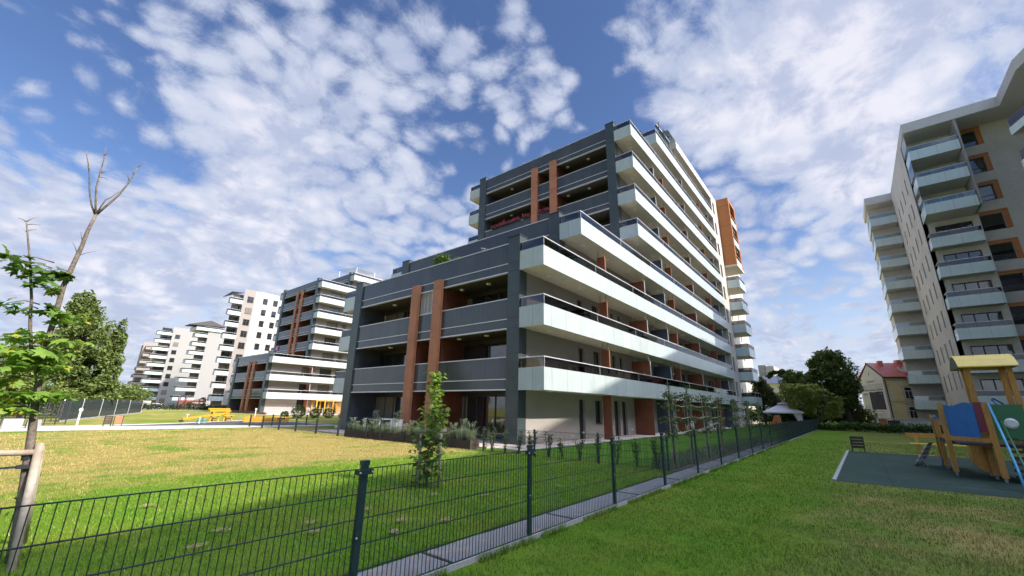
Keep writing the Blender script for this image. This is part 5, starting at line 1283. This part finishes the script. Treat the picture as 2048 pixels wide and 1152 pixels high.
for i in range(5): MB().box(27.6+i*2.2, 27.66+i*2.2, 70.4, 70.46, 0, 1.05).build('post', 'metal', pf)
k = MB()
for z in (.15, .6, 1.02): k.bar((27.6,70.43,z),(36.4,70.43,z),.02)
k.build('rail', 'metal', pf)
# red play tower and low white wall by the far blocks
rt_ = empty('climbing_frame', (30, 118, 0), 'small red play tower with green slide before the far light grey block', 'play tower')
for (x, y) in ((27.8,118),(29,118),(27.8,119.2),(29,119.2),(31.6,118.5),(32.8,118.5)): MB().box(x-.08, x+.08, y-.08, y+.08, 0, 2.7 if x < 30 else 2.2).build('post', 'red', rt_)
for z in (.9, 1.6): MB().box(27.8, 32.8, 118.4, 118.5, z, z+.45).build('panel', 'red', rt_)
for (x, z) in ((28.4,2.7),(32.2,2.2)): MB().hexa([(x-.8,117.9,z),(x+.8,117.9,z),(x+.8,119.3,z),(x-.8,119.3,z),(x-.05,118.5,z+.6),(x+.05,118.5,z+.6),(x+.05,118.7,z+.6),(x-.05,118.7,z+.6)]).build('roof', 'metal_dk', rt_)
MB().bar((29.2,118,1.5),(31.0,117,2.3),.5,.06).build('slide', 'green_p', rt_)
k = MB().box(16.5, 24, 113.5, 114, 0, 1.3); k.box(17.5, 22, 113.6, 113.9, 1.3, 1.75); tag(k.build('low_wall', 'cream'), 'low white wall at the end of the grey screened fence', 'wall')

# debris on the lawn
a = MB(); r = random.Random(77)
for (x, y) in ((3.2,6.15),(3.05,5.7),(4.15,5.35),(3.75,4.95),(4.2,6.3),(4.6,4.9),(2.0,8.9),(5.7,6.4),(1.9,6.1),(2.3,6.6),(6.3,5.7),(8.1,5.2)):
    for k in range(60):
        p = Vector((x+r.gauss(0,.05), y+r.gauss(0,.04), .035+r.random()*.02)); ang = r.uniform(0, PI); d = Vector((math.cos(ang), math.sin(ang), r.uniform(-.2,.3)))*.03; n_2 = Vector((-d.y, d.x, 0))*.15
        a.add([p-d-n_2, p+d, p-d+n_2], [(0,1,2)])
for k in range(1700):
    x = r.choice([r.gauss(3.2,.7), r.gauss(5.2,.7), r.uniform(2,9)]); y = 3.62+.4*r.random()
    ang = r.uniform(0, PI); d = Vector((math.cos(ang), math.sin(ang), .1))*r.uniform(.012,.035); p = Vector((x, y, .031)); n_2 = Vector((-d.y, d.x, 0))*.13
    a.add([p-d-n_2, p+d, p-d+n_2], [(0,1,2)])
tag(a.build('grass_clippings', 'straw'), 'dry tan grass clippings scattered on the lawn and the paved strip', 'clippings', kind='stuff')

# ------------------------------------------------------------------ grass blades near the camera
def blades(name, label, zone, seed):
    r = random.Random(seed); V_ = []; F_ = []
    fw = Vector((.77, .64))
    for (d0, d1, dens, h, w) in ((1.5,4.5,3000,.034,.003),(4.5,8,1700,.036,.004),(8,13,700,.038,.006),(13,22,230,.04,.009),(22,34,60,.045,.015)):
        area = PI*(d1*d1-d0*d0)*(128/360); n = int(area*dens)
        for k in range(n):
            d = math.sqrt(r.uniform(d0*d0, d1*d1)); an = math.atan2(.64,.77)+r.uniform(-1.117, 1.117); x = d*math.cos(an); y = d*math.sin(an)
            if not zone(x, y): continue
            cl_ = noise.noise(Vector((x*1.7, y*1.7, 3)))+.6*noise.noise(Vector((x*6, y*6, 9)))
            if cl_ < -.45 and r.random() < .6: continue
            hh = h*r.uniform(.5,1.2)*(1+.55*cl_); an2 = r.uniform(0, 2*PI); c_, s_ = math.cos(an2), math.sin(an2); o = len(V_); l = r.uniform(0,.7)*hh; la = r.uniform(0, 2*PI)
            V_ += [(x-c_*w, y-s_*w, 0), (x+c_*w, y+s_*w, 0), (x+l*math.cos(la), y+l*math.sin(la), hh)]; F_.append((o, o+1, o+2))
    me = bpy.data.meshes.new(name); me.from_pydata(V_, [], F_); me.materials.append(M['blade']); o = bpy.data.objects.new(name, me); C.objects.link(o)
    tag(o, label, 'grass', kind='stuff')
def edge_grass(name, label, y0, y1, x0, x1, n, seed, h=.10):
    r = random.Random(seed); V_ = []; F_ = []
    for k in range(n):
        x = x0+(x1-x0)*r.random()**1.5; y = r.uniform(y0, y1)
        if noise.noise(Vector((x*1.3, seed, 0))) < -.15: continue
        hh = h*r.uniform(.4,1.2); an = r.uniform(0, 2*PI); c_, s_ = math.cos(an)*.004, math.sin(an)*.004; la = r.uniform(0, 2*PI); l = hh*r.uniform(.1,.9); o = len(V_)
        V_ += [(x-c_, y-s_, 0), (x+c_, y+s_, 0), (x+l*math.cos(la), y+l*math.sin(la), hh)]; F_.append((o, o+1, o+2))
    me = bpy.data.meshes.new(name); me.from_pydata(V_, [], F_); me.materials.append(M['blade']); o = bpy.data.objects.new(name, me); C.objects.link(o); tag(o, label, 'grass', kind='stuff')
edge_grass('kerb_grass', 'longer grass growing over the concrete plinth of the long fence', 3.38, 3.475, 1.5, 30, 9000, 61)
edge_grass('strip_grass', 'longer grass along the far edge of the paved strip', 4.05, 4.16, 1.5, 12.3, 6000, 62, .08)
# broad-leaved weeds in the near lawn
r = random.Random(81); a = MB()
for k in range(150):
    x = r.uniform(2, 11); y = r.uniform(-3.5, 3.2) if r.random() < .5 else r.uniform(4.3, 9.5)
    if 13.7 < x: continue
    for i in range(r.randint(4, 8)):
        an = r.uniform(0, 2*PI); l = r.uniform(.02,.05); d = Vector((math.cos(an), math.sin(an), .5)); w_ = Vector((-math.sin(an), math.cos(an), 0))*l*.35; p = Vector((x, y, .02))+d*.01
        a.add([p, p+d*l*.5+w_, p+d*l, p+d*l*.5-w_], [(0,1,2,3)])
tag(a.build('lawn_weeds', 'box_leaf'), 'small broad-leaved weeds scattered in the near lawn', 'weeds', kind='stuff')
blades('near_grass', 'grass blades of the lawn in front of the long fence', lambda x, y: y < 3.43 and x < 52 and not (13.7 < x < 25.3 and -9.6 < y < .8), 1)
blades('lawn_grass', 'grass blades of the lawn behind the long fence', lambda x, y: 4.09 < y < 32.8+.0*x and (x < 12.4 or y > 12) and not (x > 12.5 and y > 11.9), 2)

# ------------------------------------------------------------------ sky, sun, camera
SUN = Vector((.185, -1, .852)).normalized()
el = math.asin(SUN.z); rot = math.atan2(SUN.x, SUN.y)
w = bpy.data.worlds.new('World'); sc.world = w; w.use_nodes = True
t = NT(w.node_tree); w.node_tree.nodes.clear()
out = t.n('ShaderNodeOutputWorld'); bg = t.n('ShaderNodeBackground'); t.l(bg.outputs[0], out.inputs[0]); bg.inputs[1].default_value = .12
sky = t.n('ShaderNodeTexSky', sky_type='NISHITA'); sky.sun_disc = False; sky.sun_elevation = el; sky.sun_rotation = rot
sky.air_density = 1.0; sky.dust_density = .6; sky.ozone_density = 2.5
tc = t.n('ShaderNodeTexCoord'); G = tc.outputs['Generated']
sx = t.n('ShaderNodeSeparateXYZ'); t.l(G, sx.inputs[0])
zc = t.m('ADD', t.m('MAXIMUM', sx.outputs[2], 0.0), .34)
cb = t.n('ShaderNodeCombineXYZ'); t.l(t.m('DIVIDE', sx.outputs[0], zc), cb.inputs[0]); t.l(t.m('DIVIDE', sx.outputs[1], zc), cb.inputs[1])
P = cb.outputs[0]
RW = [(0.62693897, -0.22899916, -0.74465221), (-0.77886882, -0.16260253, -0.60574234), (0.01763215, 0.95974986, -0.28030217)]
RW = Matrix(RW)
def dirpx(x, y): return (RW @ Vector(((x-1024)/823, -(y-576)/823, -1))).normalized()
# where the real sky that day was thick or thin: (bearing taken from the photo, angular radius, weight)
BL = [(120,140,13,-.11),(40,200,7,-.08),(60,340,8,.02),(240,330,9,-.09),(520,130,13,.12),(700,100,9,-.02),(850,150,9,.04),(1050,150,9,.12),(1150,50,7,-.16),(1205,200,5,-.16),(820,110,12,.10),(620,330,16,.12),(900,330,5,-.08),(300,450,22,.20),(850,440,13,.14),
      (1290,50,6,.08),(1290,180,5,.06),(1560,240,17,.20),(1850,120,18,.24),(1500,110,12,.10),(1420,360,5,-.12),(1550,425,6,-.14),(1660,560,16,.10),(1640,600,6,-.14),(1930,190,5,-.12),(1400,90,5,.04),(1370,260,6,.06)]
cov = None
for x, y, rr, wt in BL:
    d = dirpx(x, y); vm = t.n('ShaderNodeVectorMath', operation='DOT_PRODUCT'); t.l(G, vm.inputs[0]); vm.inputs[1].default_value = d
    k = t.ramp(vm.outputs['Value'], math.cos(math.radians(rr)), math.cos(math.radians(rr*.15)), 0, wt)
    cov = k if cov is None else t.m('ADD', cov, k)
warp = t.n('ShaderNodeTexNoise'); t.l(P, warp.inputs['Vector']); warp.inputs['Scale'].default_value = 3.0; warp.inputs['Detail'].default_value = 2
wv = t.n('ShaderNodeVectorMath', operation='MULTIPLY_ADD'); t.l(warp.outputs['Color'], wv.inputs[0]); wv.inputs[1].default_value = (.16,.16,0); t.l(P, wv.inputs[2])
PW = wv.outputs[0]
n1 = t.noise(PW, 3.1, 6, .62); n2 = t.noise(PW, 20, 6, .72)
vo = t.n('ShaderNodeTexVoronoi', feature='SMOOTH_F1'); t.l(PW, vo.inputs['Vector']); vo.inputs['Scale'].default_value = 17; vo.inputs['Smoothness'].default_value = .35
cell = t.m('SUBTRACT', .5, vo.outputs['Distance'])
den = t.m('ADD', t.m('ADD', t.m('MULTIPLY', n1, .30), t.m('MULTIPLY', n2, .36)), t.m('MULTIPLY', cell, .38))
den = t.m('ADD', den, cov)
low = t.ramp(sx.outputs[2], .08, .55, .16, .045)
den = t.m('ADD', den, low)
f = t.ramp(den, .35, .60)
f = t.m('MULTIPLY', f, .94)
thick = t.ramp(den, .56, .86)
shade = t.mix(thick, (2.4,2.6,3.15), (3.3,3.27,3.6))
shade2 = t.mix(t.ramp(t.noise(PW, 7, 5, .6), .42, .62, 0, .8), shade, (1.7,1.95,2.7))
hs3 = t.n('ShaderNodeHueSaturation'); hs3.inputs['Saturation'].default_value = 1.12; hs3.inputs['Value'].default_value = .62; hs3.inputs['Hue'].default_value = .51; t.l(sky.outputs[0], hs3.inputs['Color'])
hz = t.mix(t.ramp(sx.outputs[2], .0, .40, .8, 0), hs3.outputs[0], (2.5,2.85,3.5))
col = t.mix(f, hz, shade2)
# added warm sky brightness behind the camera, out of view, lifting the shade
hs4 = t.n('ShaderNodeVectorMath', operation='MULTIPLY')
sd = t.n('ShaderNodeVectorMath', operation='DOT_PRODUCT'); t.l(G, sd.inputs[0]); sd.inputs[1].default_value = Vector((.1, -.55, .83)).normalized()
gl_ = t.n('ShaderNodeVectorMath', operation='SCALE'); t.l(col, gl_.inputs[0]); t.l(t.ramp(sd.outputs['Value'], .73, .96, 1.0, 9.5), gl_.inputs['Scale'])
warm = t.mix(t.ramp(sd.outputs['Value'], .73, .9), (1.0,1.0,1.0), (1.12,1.0,.78))
t.l(gl_.outputs[0], hs4.inputs[0]); t.l(warm, hs4.inputs[1]); t.l(hs4.outputs[0], bg.inputs[0])
try:
    w.cycles.sampling_method = 'MANUAL'; w.cycles.sample_map_resolution = 256
except Exception: pass
L = bpy.data.lights.new('sun', 'SUN'); L.energy = 3.0; L.angle = math.radians(.5); L.color = (1, .93, .82)
lo = bpy.data.objects.new('sun', L); C.objects.link(lo); lo.rotation_euler = SUN.to_track_quat('Z', 'Y').to_euler()
cam = bpy.data.cameras.new('camera'); co = bpy.data.objects.new('camera', cam); C.objects.link(co)
cam.sensor_width = 36; cam.lens = 36*823/2048; cam.clip_end = 5000; cam.clip_start = .05
mw = RW.to_4x4(); mw.translation = (0, 0, 1.6); co.matrix_world = mw
sc.camera = co
sc.view_settings.view_transform = 'Standard'; sc.view_settings.look = 'None'; sc.view_settings.exposure = 1.2; sc.view_settings.gamma = 1
